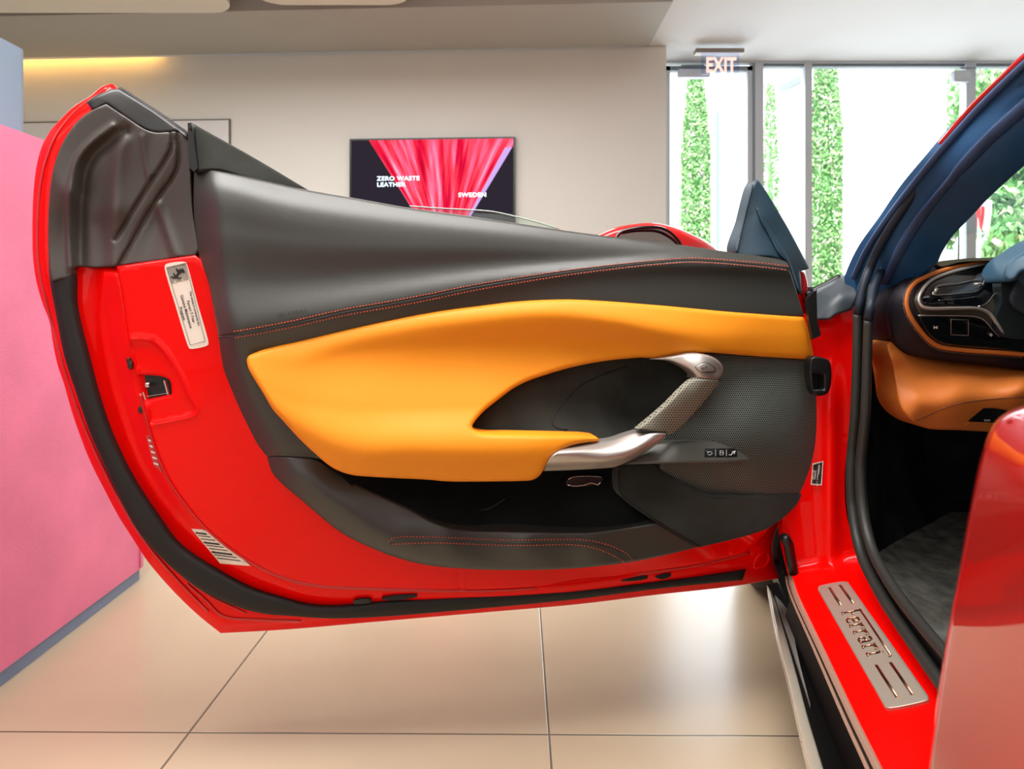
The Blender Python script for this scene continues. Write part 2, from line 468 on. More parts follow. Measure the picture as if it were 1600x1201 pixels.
# ============================================================ THE CAR
CARA = np.array([math.sin(math.radians(12)), math.cos(math.radians(12)), 0])   # forward
CARI = np.array([CARA[1], -CARA[0], 0])                                        # inward
E0 = np.array([0.4814, 1.157, 0.25])
car = empty('sports_car', (0.9, 1.0, 0.0), 'bright red sports car with its door swung wide open, black and orange inside', 'car')
KD, YD = 0.19, 1.131
DF = Frame((KD, -1, 0), (0, YD, 0))
def arr(*p): return [tuple(p[i:i + 2]) for i in range(0, len(p), 2)]

# ---------- door: painted shell
shell_px = arr(175,130.5, 186,139, 240,176, 300,216, 420,284, 480,302, 600,328, 740,350, 900,374, 1000,386, 1150,402, 1247,430, 1258,470, 1262,520, 1268,600, 1262,700, 1240,770, 1212,830,
               1207,848, 1209,876, 1217.5,903, 1150,915, 1025,929, 900,944, 746,957.5, 600,970, 450,983, 345,989, 316.5,966.5, 290,942.5, 260.5,912, 231,877, 204.6,837,
               183,802.6, 162,762.6, 140.6,720, 125,680, 112,642, 100,600, 90,570, 82.5,535, 77.5,503, 67.5,477, 59,449, 54,425, 51,395, 51,325, 54,280, 59,250, 67,225, 80,202, 95,186, 117,165, 140,151, 160,135)
SH = cat(shell_px, True, 6, corners=(0, 1, 20, 27))
band_out = arr(142,680, 156,712, 170,743, 192,788, 215,829, 252.5,872, 284,900, 316.5,923, 370,947.5, 410,958, 453,962, 520,966, 600,963, 700,955, 800,946, 900,936, 1025,920, 1160,906)
band_in = arr(1166,889, 1025,907.5, 900,920, 800,926.5, 720,930.5, 666,934.5, 600,938, 520,946, 480,943.5, 440,933, 396,920, 338,890.5, 279,850.5, 247,808, 204.6,743, 174,680, 152.5,617.5, 136,555, 122,500, 117,470, 116,430)
band_left = arr(76,400, 77.5,437, 87.5,492, 100,555, 120,617.5, 142,680)
crease = cat(arr(182.5,416, 195,487, 200,527, 212,580, 220,620, 232,662, 243,700, 262,745, 290,787, 327,829, 383,872, 440,901, 493,914, 560,918.5, 720,922, 800,920, 900,912.5, 1000,896, 1100,880, 1175,862), False, 5)
def shell_off(Q):
    Q = np.atleast_2d(Q)
    d = segdist(Q, crease, False)
    o = -0.048 + 0.020 * np.exp(-(d / 26.0) ** 2) * np.clip((Q[:, 1] - 412) / 14, 0, 1)
    # a pressed rib half way in the left channel
    rib = cat(arr(165,420, 160,500, 172,580, 190,650, 215,720, 250,780, 300,835, 380,890, 450,915), False, 6)
    dr = segdist(Q, rib, False); o += 0.004 * np.exp(-(dr / 6.0) ** 2) * np.clip((Q[:, 1] - 412) / 14, 0, 1)
    o -= 0.014 * np.exp(-(segdist(Q, SH) / 9.0) ** 2)
    o = o - .03 * np.clip((segdist(Q, SH) - 32) / 14, 0, 1) * np.clip((410 - Q[:, 1]) / 10, 0, 1) * np.clip((335 - Q[:, 0]) / 10, 0, 1)
    return o
door = relief('car_door', SH, DF, shell_off, RED, car, thick=0.03, s=7, edge=4, eh=0.006, label='open red door with black and orange trim', fine=np.vstack([crease + (0, 6), crease + (-6, 3)]))
WO['car_door'] = WO[car.name]
WO[door.name] = WO[car.name]
door.location = (0, 0, 0)
DP = door
# outer skin behind, with the crowned outside
skin = relief('outer_skin', SH, DF, tps([(60,300,-.078),(345,985,-.085),(1217,903,-.085),(1250,450,-.078),(600,620,-.078),(180,135,-.078),(900,370,-.08),(480,300,-.08)]), RED2, DP, thick=0.06, s=26, edge=5, eh=0.010, back=True)
# rear edge flange rib
ptube('flange_rib', DF, arr(168,137, 120,172, 90,208, 72,250, 62,300, 59,380, 63,430, 76,482, 96,560, 122,640, 150,708, 186,780, 228,848, 270,898, 325,955), lambda Q: shell_off(Q) + 0.001, 0.0022, RED2, DP, n=6, flat=0.5)
ptube('flange_rib', DF, arr(292,912, 322,938, 348,962, 400,968, 470,970), lambda Q: shell_off(Q) + 0.001, 0.0022, RED2, DP, n=6, flat=0.5)
ptube('flange_rib', DF, arr(286,902, 330,932, 385,958), lambda Q: shell_off(Q) + 0.001, 0.0014, RED2, DP, n=6, flat=0.5)

# ---------- weatherstrip and the grey moulded cover at the rear upper corner
ws = cat(band_left[:-1] + band_out + band_in + arr(112,417, 80,417), True, 6, corners=(0, len(band_left) - 1 + len(band_out) - 1, len(band_left) - 1 + len(band_out)))
relief('door_weatherstrip', ws, DF, const(-0.028), RUB, DP, thick=0.02, s=7, edge=13, eh=0.010)
cover = arr(166,162, 195,181, 235,205, 276,205, 296,214, 298,250, 302,330, 310,394, 305,399, 250,407, 182.5,416, 150,418, 117,418.5, 113,432, 80,440, 76,400, 76,325, 80,280, 87,250, 97,225, 112,200, 126,185, 146,171)
CV = cat(cover, True, 5, corners=(0, 3, 4, 8, 10, 13, 14))
g1 = cat(arr(176,197, 150,216, 128,238, 116,262, 110,300, 108,360, 110,418), False, 5)
g2 = cat(arr(195,205, 172,222, 150,240, 136,262, 128,300, 126,360, 127,418), False, 5)
d1 = cat(arr(267,205, 267,233, 235,286, 205,334, 180,375), False, 4)
d2 = cat(arr(277,205, 277,262, 243,315, 210,372, 186,414), False, 4)
f1 = cat(arr(222,212, 230,262, 233,278), False, 4); f2 = cat(arr(248,320, 262,360, 275,398), False, 4); f3 = cat(arr(192,215, 186,250, 180,330, 178,410), False, 5)
def cover_off(Q):
    Q = np.atleast_2d(Q)
    o = tps([(80,300,-.026),(80,420,-.026),(113,300,-.022),(128,300,-.036),(150,350,-.044),(180,330,-.030),(240,350,-.036),(300,350,-.020),(300,220,-.018),(240,210,-.022),(166,165,-.024),(120,210,-.026),(200,410,-.028),(300,398,-.012),(130,415,-.034)])(Q)
    o += 0.007 * np.exp(-(segdist(Q, g1, False) / 5.0) ** 2) - 0.010 * np.exp(-(segdist(Q, g2, False) / 9.0) ** 2)
    for d in (d1, d2): o += -0.006 * np.exp(-(segdist(Q, d, False) / 2.6) ** 2)
    o += 0.004 * np.exp(-(segdist(Q, f1, False) / 3.5) ** 2) + 0.006 * np.exp(-(segdist(Q, f2, False) / 7.0) ** 2) + 0.006 * np.exp(-(segdist(Q, f3, False) / 12.0) ** 2)
    o += 0.0015 * np.sin(Q[:, 0] / 9.0 + Q[:, 1] / 23.0) * np.exp(-((Q[:, 0] - 250) / 40) ** 2)
    return o
relief('corner_cover', CV, DF, cover_off, RUBG, DP, thick=0.02, s=4.0, edge=3, eh=0.004, label='grey-brown moulded rubber cover', fine=np.vstack([g1, d1, d2, d1 + (1.6, 1), d2 + (1.6, 1), d1 - (1.6, 1), d2 - (1.6, 1)]))
seal_up = arr(135,160, 147,151, 160,145, 175,139, 187,138, 240,172, 294,211, 295,222, 276,206, 235,206, 166,163, 145,174)
relief('beltline_seal', cat(seal_up, True, 5, corners=(0, 4, 6, 7, 8, 10, 11)), DF, tps([(140,162,-.03),(190,140,-.034),(290,215,-.016),(235,205,-.024),(170,160,-.026)]), BLACK, DP, thick=0.03, s=7, edge=5, eh=0.006)
ptube('outer_belt_strip', DF, arr(187,139, 240,173, 297,212, 360,251), const(-0.045), 0.004, RUB, DP, n=8)
qt = arr(293,192, 299,191.5, 400,248, 482,297, 420,290, 340,266, 303,268, 300,262)
relief('quarter_trim', cat(qt, True, 5, corners=(0, 1, 3, 6, 7)), DF, tps([(296,193,-.012),(303,265,.004),(480,296,-.004),(400,250,-.016),(340,262,.002)]), ALC, DP, thick=0.03, s=6, edge=4, eh=0.004, label='dark suede triangle trim')
relief('quarter_trim_edge', cat(arr(293,192, 299,192, 309,262, 303,268, 297,262), True, 5, corners=(0, 1, 2, 3)), DF, const(0.009), BLACK, DP, thick=0.03, s=6)

# ---------- red inner panel (block that the latch sits in)
card_left = arr(305,399.5, 310,401, 322,430, 337.5,480, 341,530, 350,580, 362.5,617.5, 382.5,667.5, 400,704, 427,741, 480,789, 533,832, 586.5,858.5, 626.5,873, 666.5,882.5, 720,888, 800,890.5, 900,887.5, 987.5,877.5, 1090,855, 1162,837.5, 1200,825)
inner = [tuple(p) for p in crease[::3]] + arr(1178,850, 1200,822, 1150,800, 900,830, 640,850, 500,770, 400,660, 360,540, 330,420, 305,398.5, 250,406)
IN = cat(inner, True, 6, corners=(0, len(crease[::3]) - 1, len(crease[::3]), len(inner) - 2))
emb = cat(arr(202,530, 222,530, 240,533, 262,555, 284,590, 297,620, 309,640, 305,648, 290,653, 236,664), False, 4)
ribv = cat(arr(724,892, 724,921), False, 4)
ribw = cat(arr(1138,848, 1138,868), False, 4)
rcut = cat(arr(212,588, 234,586, 264,593, 269,616, 228,624, 218,624), True, 4, corners=(0, 3, 4))
def inner_off(Q):
    Q = np.atleast_2d(Q)
    o = tps([(190,440,-.016),(300,410,-.004),(330,520,-.002),(215,600,-.018),(300,600,-.006),(350,640,-.002),(250,700,-.018),(330,790,-.016),(420,760,-.004),(400,860,-.018),(560,880,-.012),(560,912,-.02),(800,915,-.022),(800,892,-.014),(1000,890,-.022),(1000,880,-.012),(1150,850,-.012),(640,850,-.004),(900,830,-.006)])(Q)
    ins_ = inside(Q, np.vstack([emb, [(222, 600)]])); de = segdist(Q, emb, False)
    o += np.where(ins_, -0.0035, 0) * np.clip(de / 4.0, 0, 1)
    o += 0.002 * np.exp(-(de / 2.2) ** 2)
    o += 0.002 * np.exp(-(segdist(Q, ribv, False) / 2.5) ** 2) - 0.002 * np.exp(-(segdist(Q, ribv + (-6, 0), False) / 2.5) ** 2)
    o -= 0.002 * np.exp(-(segdist(Q, ribw, False) / 2.5) ** 2)
    return o
relief('inner_panel', IN, DF, inner_off, RED, DP, thick=0.04, s=7, edge=5, eh=0.006, holes=[rcut], fine=np.vstack([emb, emb + (3, 1), emb + (-3, -1), emb + (5, 2), emb + (-6, -2), ribv, ribv - (6, 0), ribv + (4, 0)]))
ptube('panel_crease', DF, [tuple(p) for p in crease[40::6]], lambda Q: inner_off(Q) - .0035, 0.0030, RED2, DP, n=8)
# latch mechanism inside its cut-out
relief('latch_body', cat(arr(208,582, 238,580, 272,590, 274,622, 226,632, 210,628), True, 6, corners=range(6)), DF, const(-0.032), BLACK, DP, thick=0.01, s=10)
b = MB()
for q0, q1, wd in (((257, 594), (263, 616), 2.0), ((224, 612), (228, 624), 1.6), ((230, 619), (262, 614), 0.7)):
    P = DF.pts([q0, q1], -0.022); b.tube(P, wd * 0.001, 6)
P = DF.pts([(231, 601)], -0.02)[0]; b.box(P, (0.007, 0.006, 0.007), bev=0.0012)
b.build('latch_striker', CHROME, DP, auto=40)
for (sx, sy, rr) in ((204, 570, 6.5), (220, 640, 5.0), (201.5, 563, 4)):
    b = MB(); c = DF.pts([(sx, sy)], float(shell_off([(sx, sy)])[0]) + 0.002)[0]
    ring = [c + np.array([math.cos(t) * rr * .0005, -0.001, math.sin(t) * rr * .0009]) for t in np.linspace(0, 2 * math.pi, 12, endpoint=False)]
    b.tube(ring, 0.0014, 6, closed=True); b.box(c, (rr * .0009, 0.005, rr * .0014), bev=0.001)
    b.build('bolt', mat('dark_bolt', (70, 62, 56), .3, metal=.8), DP, smooth=True)
# drain plugs and slots under the panel
relief('drain_plug', cat(arr(596,935, 610,930.5, 640,928, 652,928, 652,931, 640,935, 610,938), True, 3), DF, const(-0.026), RUB, DP, thick=0.004, s=4, edge=2.5, eh=0.002)
relief('drain_plug', cat(arr(552,939, 560,936, 580,936, 581,940, 570,943, 552,943), True, 3), DF, const(-0.0275), BLACK, DP, thick=0.004, s=4, edge=2, eh=0.001)
relief('drain_plug', cat(arr(1024,901, 1034,896.5, 1048,895, 1048,900, 1034,905), True, 3), DF, const(-0.027), BLACK, DP, thick=0.004, s=4, edge=2, eh=0.001)
relief('drain_plug', cat(arr(970,907, 985,902, 1012,899, 1012,903, 985,908), True, 3), DF, const(-0.0275), BLACK, DP, thick=0.004, s=4, edge=2, eh=0.001)
# the pressed pocket at the lower hinge corner
ptube('corner_pressing', DF, arr(1180,886, 1195,884, 1201,874, 1197,862, 1188,866, 1180,878), lambda Q: shell_off(Q) + 0.001, 0.0035, RED, DP, closed=True, n=6, flat=0.5)

# ---------- stickers on the door
def flatpoly(name, pts, frame, off, m, parent, thick=0.0006, corners=(), step=3, s=6, **kw):
    return relief(name, cat(pts, True, step, corners=corners if corners != 'all' else range(len(pts))), frame, off if callable(off) else const(off), m, parent, thick=thick, s=s, **kw)
io = lambda d: (lambda Q: inner_off(Q) + d)
st = flatpoly('maintenance_sticker', arr(262,411.5, 286,408.5, 290,409.5, 292,413, 309,475, 325.5,534, 325.5,538, 322,540.5, 300,545, 296,544.5, 294,541, 275,480, 257.5,419, 258,414), DF, io(0.0012), WHITEST, DP, thick=0.002, label='white maintenance programme sticker')
def dpt(x, y, o): return DF.pts([(x, y)], o)[0]
def sq(px, py): return float(inner_off(np.array([(px, py)]))[0])
ax_ = dpt(312, 537, 0) - dpt(277, 410, 0); ay_ = dpt(290, 409, 0) - dpt(259, 415, 0)
flatpoly('sticker_emblem_field', arr(260.5,418, 289,411, 294.5,436, 268,442.5), DF, io(0.0018), GREYST, DP, corners='all')
horse = arr(266,432, 268,431.5, 272,432.5, 270,426, 272,426.5, 274,430, 277,427, 275.5,423, 274,420, 276,419, 279,421.5, 281,419.5, 284,420.5, 285,418, 287,421, 289,424, 287.5,426.5, 284,425.5, 281,428, 278,431.5, 279,434, 284,432.5, 282.5,435, 278,436, 275,434.5, 272,435.5, 269,434.5)
flatpoly('horse_emblem', horse, DF, io(0.0024), INK, DP, step=1, s=2, corners='all')
bo = arr(260,418, 290,411, 320.5,533, 297,539)
b = MB()
for i in range(4):
    P = DF.pts([bo[i], bo[(i + 1) % 4]], inner_off(np.array([bo[i], bo[(i + 1) % 4]])) + 0.0022); b.tube(P, 0.0003, 5)
b.build('sticker_border', INK, DP)
for s_, p0, p1, sz in (('This vehicle is covered by the', (295.5,455), (311.5,517), 5.0), ('Ferrari 7-Year', (291.5,470), (302,507), 6.2), ('Genuine Maintenance', (281.5,461), (298.5,519), 6.2), ('Program', (280,480), (287,503), 6.2)):
    textpx('sticker_text', s_, INK, DP, DF, io(0.0024), p0, p1, sz, .12, xs=.92 if sz < 6 else 1.0)
# paper labels low on the shut face
so = lambda d: (lambda Q: shell_off(Q) + d)
flatpoly('paper_label', arr(299,826, 316,827, 330,832, 392,884, 344,880), DF, so(0.0015), WHITEST, DP, corners='all', label='white printed paper label')
for i in range(9):
    t = i / 9
    a = np.array((305 + 38 * t, 831 + 45 * t)); c = np.array((322 + 60 * t, 833 + 48 * t)); th = 1.2 if i % 3 else 2.6
    flatpoly('label_line', [tuple(a), tuple(c), tuple(c + (th * .6, th)), tuple(a + (th * .4, th))], DF, so(0.0022), DMARK, DP, corners='all')
flatpoly('paper_label', arr(228,680, 235,680, 253,738, 240,727), DF, so(0.0015), mat('red_tinted_label', (190, 60, 50), 0.4, coat=0.5), DP, corners='all', label='faded label in the shut channel')
for i in range(5):
    flatpoly('label_line', arr(231 + 2.2*i,686 + 9*i, 238 + 2.2*i,688 + 9*i, 239 + 2.2*i,691 + 9*i, 232 + 2.2*i,689 + 9*i), DF, so(0.0022), WMARK, DP, corners='all')

# ---------- door card, upper leather
seam = arr(341,524, 362,523, 450,507.5, 540,487.5, 614.7,474.5, 669.7,464, 740,449.5, 820,436, 900,424, 975,415, 1025,410, 1075,406.5, 1112,407.5, 1150,410.5, 1190,414, 1233,419)
SEAM = cat(seam, False, 5)
def card_base(Q):
    return CB(Q)
CS = stations({
 300: ([266,288,350,430,523,538,560,700], [10,24,34,33,46,42,36,30]),
 360: ([269,292,358,438,521,535,555,700], [9,28,39,37,51,47,39,30]),
 450: ([291,314,372,440,507,521,538,700], [6,25,37,35,52,47,40,30]),
 600: ([318,338,382,428,477,491,506,700], [3,19,31,30,47,43,37,30]),
 740: ([338,354,386,415,450,464,482,700], [2,15,25,25,40,36,32,30]),
 900: ([362,375,392,406,424,440,470,700], [1,10,17,20,33,30,31,30]),
 1050: ([381,388,394,400,409,430,482,700], [2,9,14,18,27,24,30,30]),
 1150: ([395,399,403,407,411.5,430,490,700], [3,8,13,18,24,20,28,30]),
 1245: ([406,409.5,413,416.5,420.5,436,498,700], [2,6,10,13,18,15,23,20])})
LS = tps([(440,713,.024),(520,732,.020),(640,795,.030),(720,826,.038),(820,830,.042),(920,831,.042),(980,824,.040),(1027,816,.038),
 (450,720,.034),(495,765,.046),(550,808,.050),(600,838,.052),(640,815,.042),(560,770,.032),(700,842,.050),(820,844,.052),(920,846,.050),(985,868,.036),(680,876,.046),(800,882,.044),(900,880,.040),(1000,860,.036),(1090,853,.024),(1050,840,.034)], .02)
cr_pts = arr(332,240, 331,266, 338,350, 347,430, 360,505, 370,560, 390,620, 415,668, 442,712, 495,765, 550,808, 606,847, 680,877, 760,892, 900,898)
CRE = cat(cr_pts, False, 8); CREP = np.vstack([CRE, [(1400, 898), (1400, 200), (332, 200)]])
def CB(Q):
    Q = np.atleast_2d(np.asarray(Q, float)); d = segdist(Q, CRE, False); d = np.where(inside(Q, CREP), -d, d)
    k = np.clip((Q[:, 1] - 690) / 50, 0, 1); k = k * k * (3 - 2 * k)
    drop = 0.00125 * 6 * np.log1p(np.exp(np.clip(d / 6, -30, 30))) * np.clip((980 - Q[:, 0]) / 300, 0, 1)
    return CS(Q) * (1 - k) + LS(Q) * k - drop
upper = arr(303,267.5, 320,265, 340,267, 400,279, 477,296, 546,308, 642,325, 740,338.5, 830,352, 900,362.5, 1062,382.5, 1150,395, 1200,401, 1220,405, 1230,411, 1233,419) + seam[::-1][1:] + arr(337,500, 325,440, 314,410, 310,394, 303,330)
UP = cat(upper, True, 5, corners=(0, 15, len(upper) - 6))
relief('upper_leather_panel', UP, DF, card_base, LEATH, DP, thick=0.03, s=7, edge=4, eh=0.004, fine=np.vstack([cat(arr(330,275, 345,400, 360,505), False, 6), cat(arr(322,275, 335,400, 350,505), False, 6)]), label='smooth charcoal leather upper panel')
# leather below the seam and down the rear edge
orange_top = arr(386.7,558, 403,548.7, 477,529.5, 540,514, 614.7,498, 697,484, 740,478.6, 800,471, 850,468, 900,467.5, 1025,476, 1150,487.5, 1256,495)
mid = seam + arr(1245,456, 1256,494) + [(x, y + 6) for x, y in orange_top[::-1][1:]] + arr(400,590, 430,635, 475,685, 520,728, 500,718, 440,712.5, 413,711.5, 400,704, 382.5,667.5, 362.5,617.5, 350,580)
MD = cat(mid, True, 5, corners=(0, len(seam) - 1, len(seam) + 1))
relief('lower_leather_panel', MD, DF, card_base, LEATH, DP, thick=0.03, s=7, edge=3, eh=0.003)
lower = arr(413,712.5, 440,713, 493,717, 520,732, 560,757, 640,794.6, 680,816, 720,826.5, 800,829.5, 920,831, 980,824, 1027,816, 1092,854, 1040,867, 987.5,877.5, 900,887.5, 800,890.5, 720,888, 666.5,882.5, 626.5,873, 586.5,858.5, 533,832, 480,789, 427,741)
relief('bottom_leather_trim', cat(lower, True, 5, corners=(0, 11, 12)), DF, lambda Q: CB(Q), LEATH, DP, thick=0.045, s=7, edge=4, eh=0.004)
# seam grooves and stitching
def both(d): return [SEAM_off(d)]
def offpath(L, d):
    t = np.gradient(L, axis=0); n_ = np.c_[-t[:, 1], t[:, 0]]; n_ /= np.linalg.norm(n_, axis=1)[:, None]
    return L + n_ * d
s1 = SEAM[SEAM[:, 0] > 362]
wv = np.interp(s1[:, 0], [362, 700, 1100, 1233], [5.0, 4.6, 3.2, 3.2])[:, None]
nn = offpath(s1, 1.0) - s1
stitches('stitching', DF, [s1 - nn * wv, s1 + nn * wv], lambda Q: CB(Q) + 0.0005, STITCH, DP, label='red-orange double stitching')
ptube('seam_piping', DF, [tuple(p) for p in (s1)[::3]], lambda Q: CB(Q) - 0.0010, 0.0016, LEATH2, DP, n=6)
ls = cat(arr(606,845, 616,840, 680,839, 750,842, 820,843.5, 900,842.5, 930,846, 965,857, 985,870, 989,879), False, 4)
ls2 = cat(arr(612,850, 680,848, 750,850.5, 820,852, 895,851, 925,855, 955,866, 975,878), False, 4)
stitches('stitching', DF, [ls, ls2], lambda Q: CB(Q) + 0.0006, STITCH, DP, label='red-orange double stitching')
ptube('seam_piping', DF, [tuple(p) for p in ((ls[:-1:4][:24] + (3, 4.5)))], lambda Q: CB(Q) - 0.0010, 0.0016, LEATH2, DP, n=6)
textpx('airbag_embossing', 'SRS AIRBAG', DMARK, DP, DF, lambda Q: CB(Q) + .0006, (433,495), (497,484), 8, .1, sp=1.15)
ptube('trim_joint', DF, arr(341,527.5, 362,526), lambda Q: CB(Q) + 0.0002, 0.0009, BLACK, DP, n=6)

# ---------- pocket, lower suede panel
relief('door_pocket', cat(arr(520,728, 640,735, 840,735, 980,722, 1040,726, 1060,760, 1050,810, 1030,828, 980,834, 900,842, 720,838, 640,806, 560,767), True, 8, corners=(0,)), DF,
       tps([(520,728,.03),(560,767,.028),(640,806,.03),(720,838,.03),(900,842,.03),(980,830,.03),(700,750,-.03),(850,750,-.03),(960,760,-.02),(750,800,-.012),(900,800,-.008),(1030,820,.016),(1030,740,.0)]), ALCD, DP, thick=0.01, s=8, label='black suede lined door pocket')
ptube('pocket_seam', DF, arr(620,793, 700,797.5, 745,798, 765,794, 790,779), tps([(620,793,.004),(700,797,-.008),(790,779,-.012)]), 0.0012, BLACK, DP, n=6)
fore = arr(967,728, 965,755, 969,773, 985,788, 1027,816, 1092,855, 1162,838, 1200,825, 1225,807.5, 1245,787.5, 1254,771, 1150,775, 1107,774, 1075,759, 1032,734, 1028,726, 1000,722)
FPO = tps([(967,735,.006),(975,780,.022),(1027,816,.040),(1092,854,.024),(1162,838,.014),(1240,780,.006),(1030,730,.014),(1100,780,.020),(1150,800,.018),(1000,760,.016)], .01)
relief('front_suede_panel', cat(fore, True, 5, corners=(0, 5, 10)), DF, lambda Q: FPO(Q), ALC, DP, thick=0.03, s=7, edge=4, eh=0.004)
ptube('panel_joint', DF, arr(967,735, 966,755, 970,773, 985,787, 1027,815, 1092,854), lambda Q: FPO(Q) + 0.0005, 0.0016, BLACK, DP, n=6)
# release lever in its bezel
flatpoly('release_bezel', arr(884,757, 886,748, 896,744.5, 938,744.5, 944,747, 938,756, 928,759, 905,760), DF, tps([(884,757,-.018),(944,747,-.016),(910,760,-.016)]), BLACK, DP, thick=0.006, edge=2, eh=0.002)
ptube('release_lever', DF, arr(887,757, 896,759, 912,758, 925,754, 934,757, 940,752), const(-0.010), 0.0017, CHROME, DP, n=6)
ptube('release_bezel_edge', DF, arr(888,749, 896,745, 938,745, 943,747), const(-0.012), 0.0008, CHROME, DP, n=6)

# ---------- speaker mesh panel
mesh_px = arr(1098,555, 1128,553, 1163,555, 1233,559.6, 1272.7,562, 1279.7,597, 1284.4,632, 1286,678.5, 1283,718, 1268,753, 1253,772, 1200,774.5, 1150,776, 1107,775, 1075,760, 1032,735, 1029,729, 1030,723, 1028,700, 1060,657, 1094,606)
MESHO = tps([(1077,556,.010),(1128,560,.008),(1200,562,.010),(1272,563,.010),(1284,632,.012),(1286,678,.010),(1268,753,.002),(1253,772,.000),(1180,600,.022),(1130,620,.018),(1110,650,.022),(1170,650,.036),(1240,640,.024),(1060,680,.020),(1150,684,.038),(1100,686,.030),(1200,700,.034),(1250,700,.020),(1200,740,.020),(1100,724,.024),(1100,765,.006),(1032,732,.012),(1150,774,.004)], .01)
relief('speaker_mesh', cat(mesh_px, True, 5, corners=(4, 10, 16)), DF, MESHO, MESH, DP, thick=0.012, s=6, edge=3, eh=0.003, label='perforated black speaker mesh')
ptube('mesh_edge', DF, arr(1030,726, 1032,735, 1075,760, 1107,775, 1150,776, 1253,772), lambda Q: MESHO(Q) - .001, 0.0018, BLACK, DP, n=6)

# ---------- suede recess behind the handle
rec_top = arr(738,665, 742.5,657.5, 757.5,641, 780,623, 802.5,606.5, 825,595, 855,584.7, 885,575.7, 922.5,567.5, 960,562, 980,560, 1004,558.5, 1023.5,559)
rec = rec_top + arr(1047,560, 1080,575, 1100,600, 1070,650, 1050,690, 960,702, 936,691, 934,684, 920,681, 880,679.6, 800,678, 760,677, 746,674)
recb = [(x, y - 5) for x, y in rec_top] + arr(1047,556, 1080,572, 1100,600, 1070,650, 1050,690, 960,702, 930,695, 920,686, 880,684, 800,683, 755,682, 736,676)
RECO = tps([(738,665,.034),(780,623,.026),(760,677,.040),(855,585,.006),(960,562,-.016),(1040,565,-.020),(880,650,.012),(980,600,-.030),(1040,620,-.028),(900,620,-.004),(960,660,-.004),(880,680,.034),(940,688,.034),(800,678,.038),(1000,700,.02),(1090,620,-.01)])
relief('suede_recess', cat(recb, True, 6), DF, RECO, ALC, DP, thick=0.01, s=7, label='dark suede recess behind the pull handle')
ptube('recess_seam', DF, arr(980,572, 940,586, 905,604, 880,630, 864,652, 863,662, 872,669, 886,671), lambda Q: RECO(Q) + .0005, 0.0011, BLACK, DP, n=6)

# ---------- orange armrest
orange = orange_top + arr(1264,520, 1272.5,562, 1233,559.6, 1163,555, 1128,552, 1105,551, 1077.5,551.5, 1055,554.7, 1023.5,559) + rec_top[::-1][1:] + arr(738,668, 746,674, 760,677, 800,678, 880,679.6, 920,681, 933,683, 936,688.5, 916,691, 890,697, 870,708, 858,718, 848,736, 842,744, 832,749.6, 812,751.2, 750,752, 700,751.8, 666.5,749, 586.5,745, 546.6,741, 520,730.6, 493,709, 466.6,684, 440,654.7, 426.6,640, 410,612, 395,588, 387,572)
nT = len(orange_top)
ORO = stations({
 385: ([552,558,566,580,600,622], [50,52,55,59,63,60]),
 450: ([535,550,580,620,655,675], [44,51,58,68,75,72]),
 540: ([514,528,556,635,700,742], [42,49,49,72,93,82]),
 650: ([490,506,548,635,702,750], [40,48,42,66,96,82]),
 760: ([476,491,543,632,702,752], [38,47,34,60,94,82]),
 860: ([468,486,538,620,698,748], [37,48,29,48,88,80]),
 960: ([470,503,538,590,690,735], [36,51,29,30,60,60]),
 1040: ([477,522,547,565,620,700], [35,51,36,27,28,28]),
 1100: ([482,532,549,556,600,700], [34,48,43,40,40,40]),
 1180: ([490,528,548,556,600,700], [33,37,34,32,30,30]),
 1275: ([497,530,553,562,600,700], [24,27,25,23,20,20])})
relief('orange_armrest', cat(orange, True, 4, corners=(nT - 1, nT + 1)), DF, lambda Q: ORO(Q), ORANGE, DP, thick=0.035, s=5.5, edge=8, eh=0.008, label='saffron orange leather armrest panel')

# ---------- pull handle
hup = arr(1015,561, 1023.5,559, 1055,554.7, 1077.5,551.7, 1100,553, 1118,560, 1128.5,570.5, 1130,579.5, 1127,587, 1121.5,592.5, 1085,591.5, 1086.5,587.7, 1079,579.5, 1064,571, 1047.5,564.5)
HUO = tps([(1015,561,.028),(1055,558,.044),(1078,555,.056),(1100,556,.062),(1120,566,.060),(1128,580,.050),(1100,572,.074),(1080,565,.066),(1102,590,.072),(1121,591,.060),(1086,590,.062),(1060,566,.046)], .02)
relief('handle_bracket', cat(hup, True, 3, corners=(0, 9, 10)), DF, HUO, ALU, DP, thick=0.03, s=3, edge=4, eh=0.005, label='satin aluminium upper handle bracket')
flatpoly('lock_button', arr(1086.5,573.5, 1092,570, 1102,566, 1109,569, 1118,576.5, 1117,580, 1106,581, 1095.5,581.2), DF, lambda Q: HUO(Q) + .0012, ALU, DP, thick=0.003, edge=1.5, eh=0.001, s=3)
ptube('lock_button_gap', DF, arr(1086.5,573.5, 1092,570, 1102,566, 1109,569, 1118,576.5, 1117,580, 1106,581, 1095.5,581.2), lambda Q: HUO(Q) + .0006, 0.0007, BLACK, DP, closed=True, n=6)
textpx('lock_symbol', 'o-r', DMARK, DP, DF, lambda Q: HUO(Q) + .0018, (1096,578), (1112,574), 8, .1)
grip = arr(1085,590.5, 1103,591, 1121.7,592, 1124,596, 1119,604, 1100,628, 1077,654, 1062.5,668, 1050,678, 1041,676.5, 1015,674, 998,672.5, 994,670, 1010,657, 1040,631, 1062.5,608, 1077.5,594.5)
GRO = tps([(1085,591,.068),(1103,592,.074),(1122,594,.056),(998,670,.075),(1020,672,.078),(1042,676,.064),(1010,657,.074),(1040,631,.074),(1062,608,.074),(1055,635,.076),(1085,612,.076),(1030,655,.076),(1100,626,.054),(1077,654,.054),(1060,670,.052)], .02)
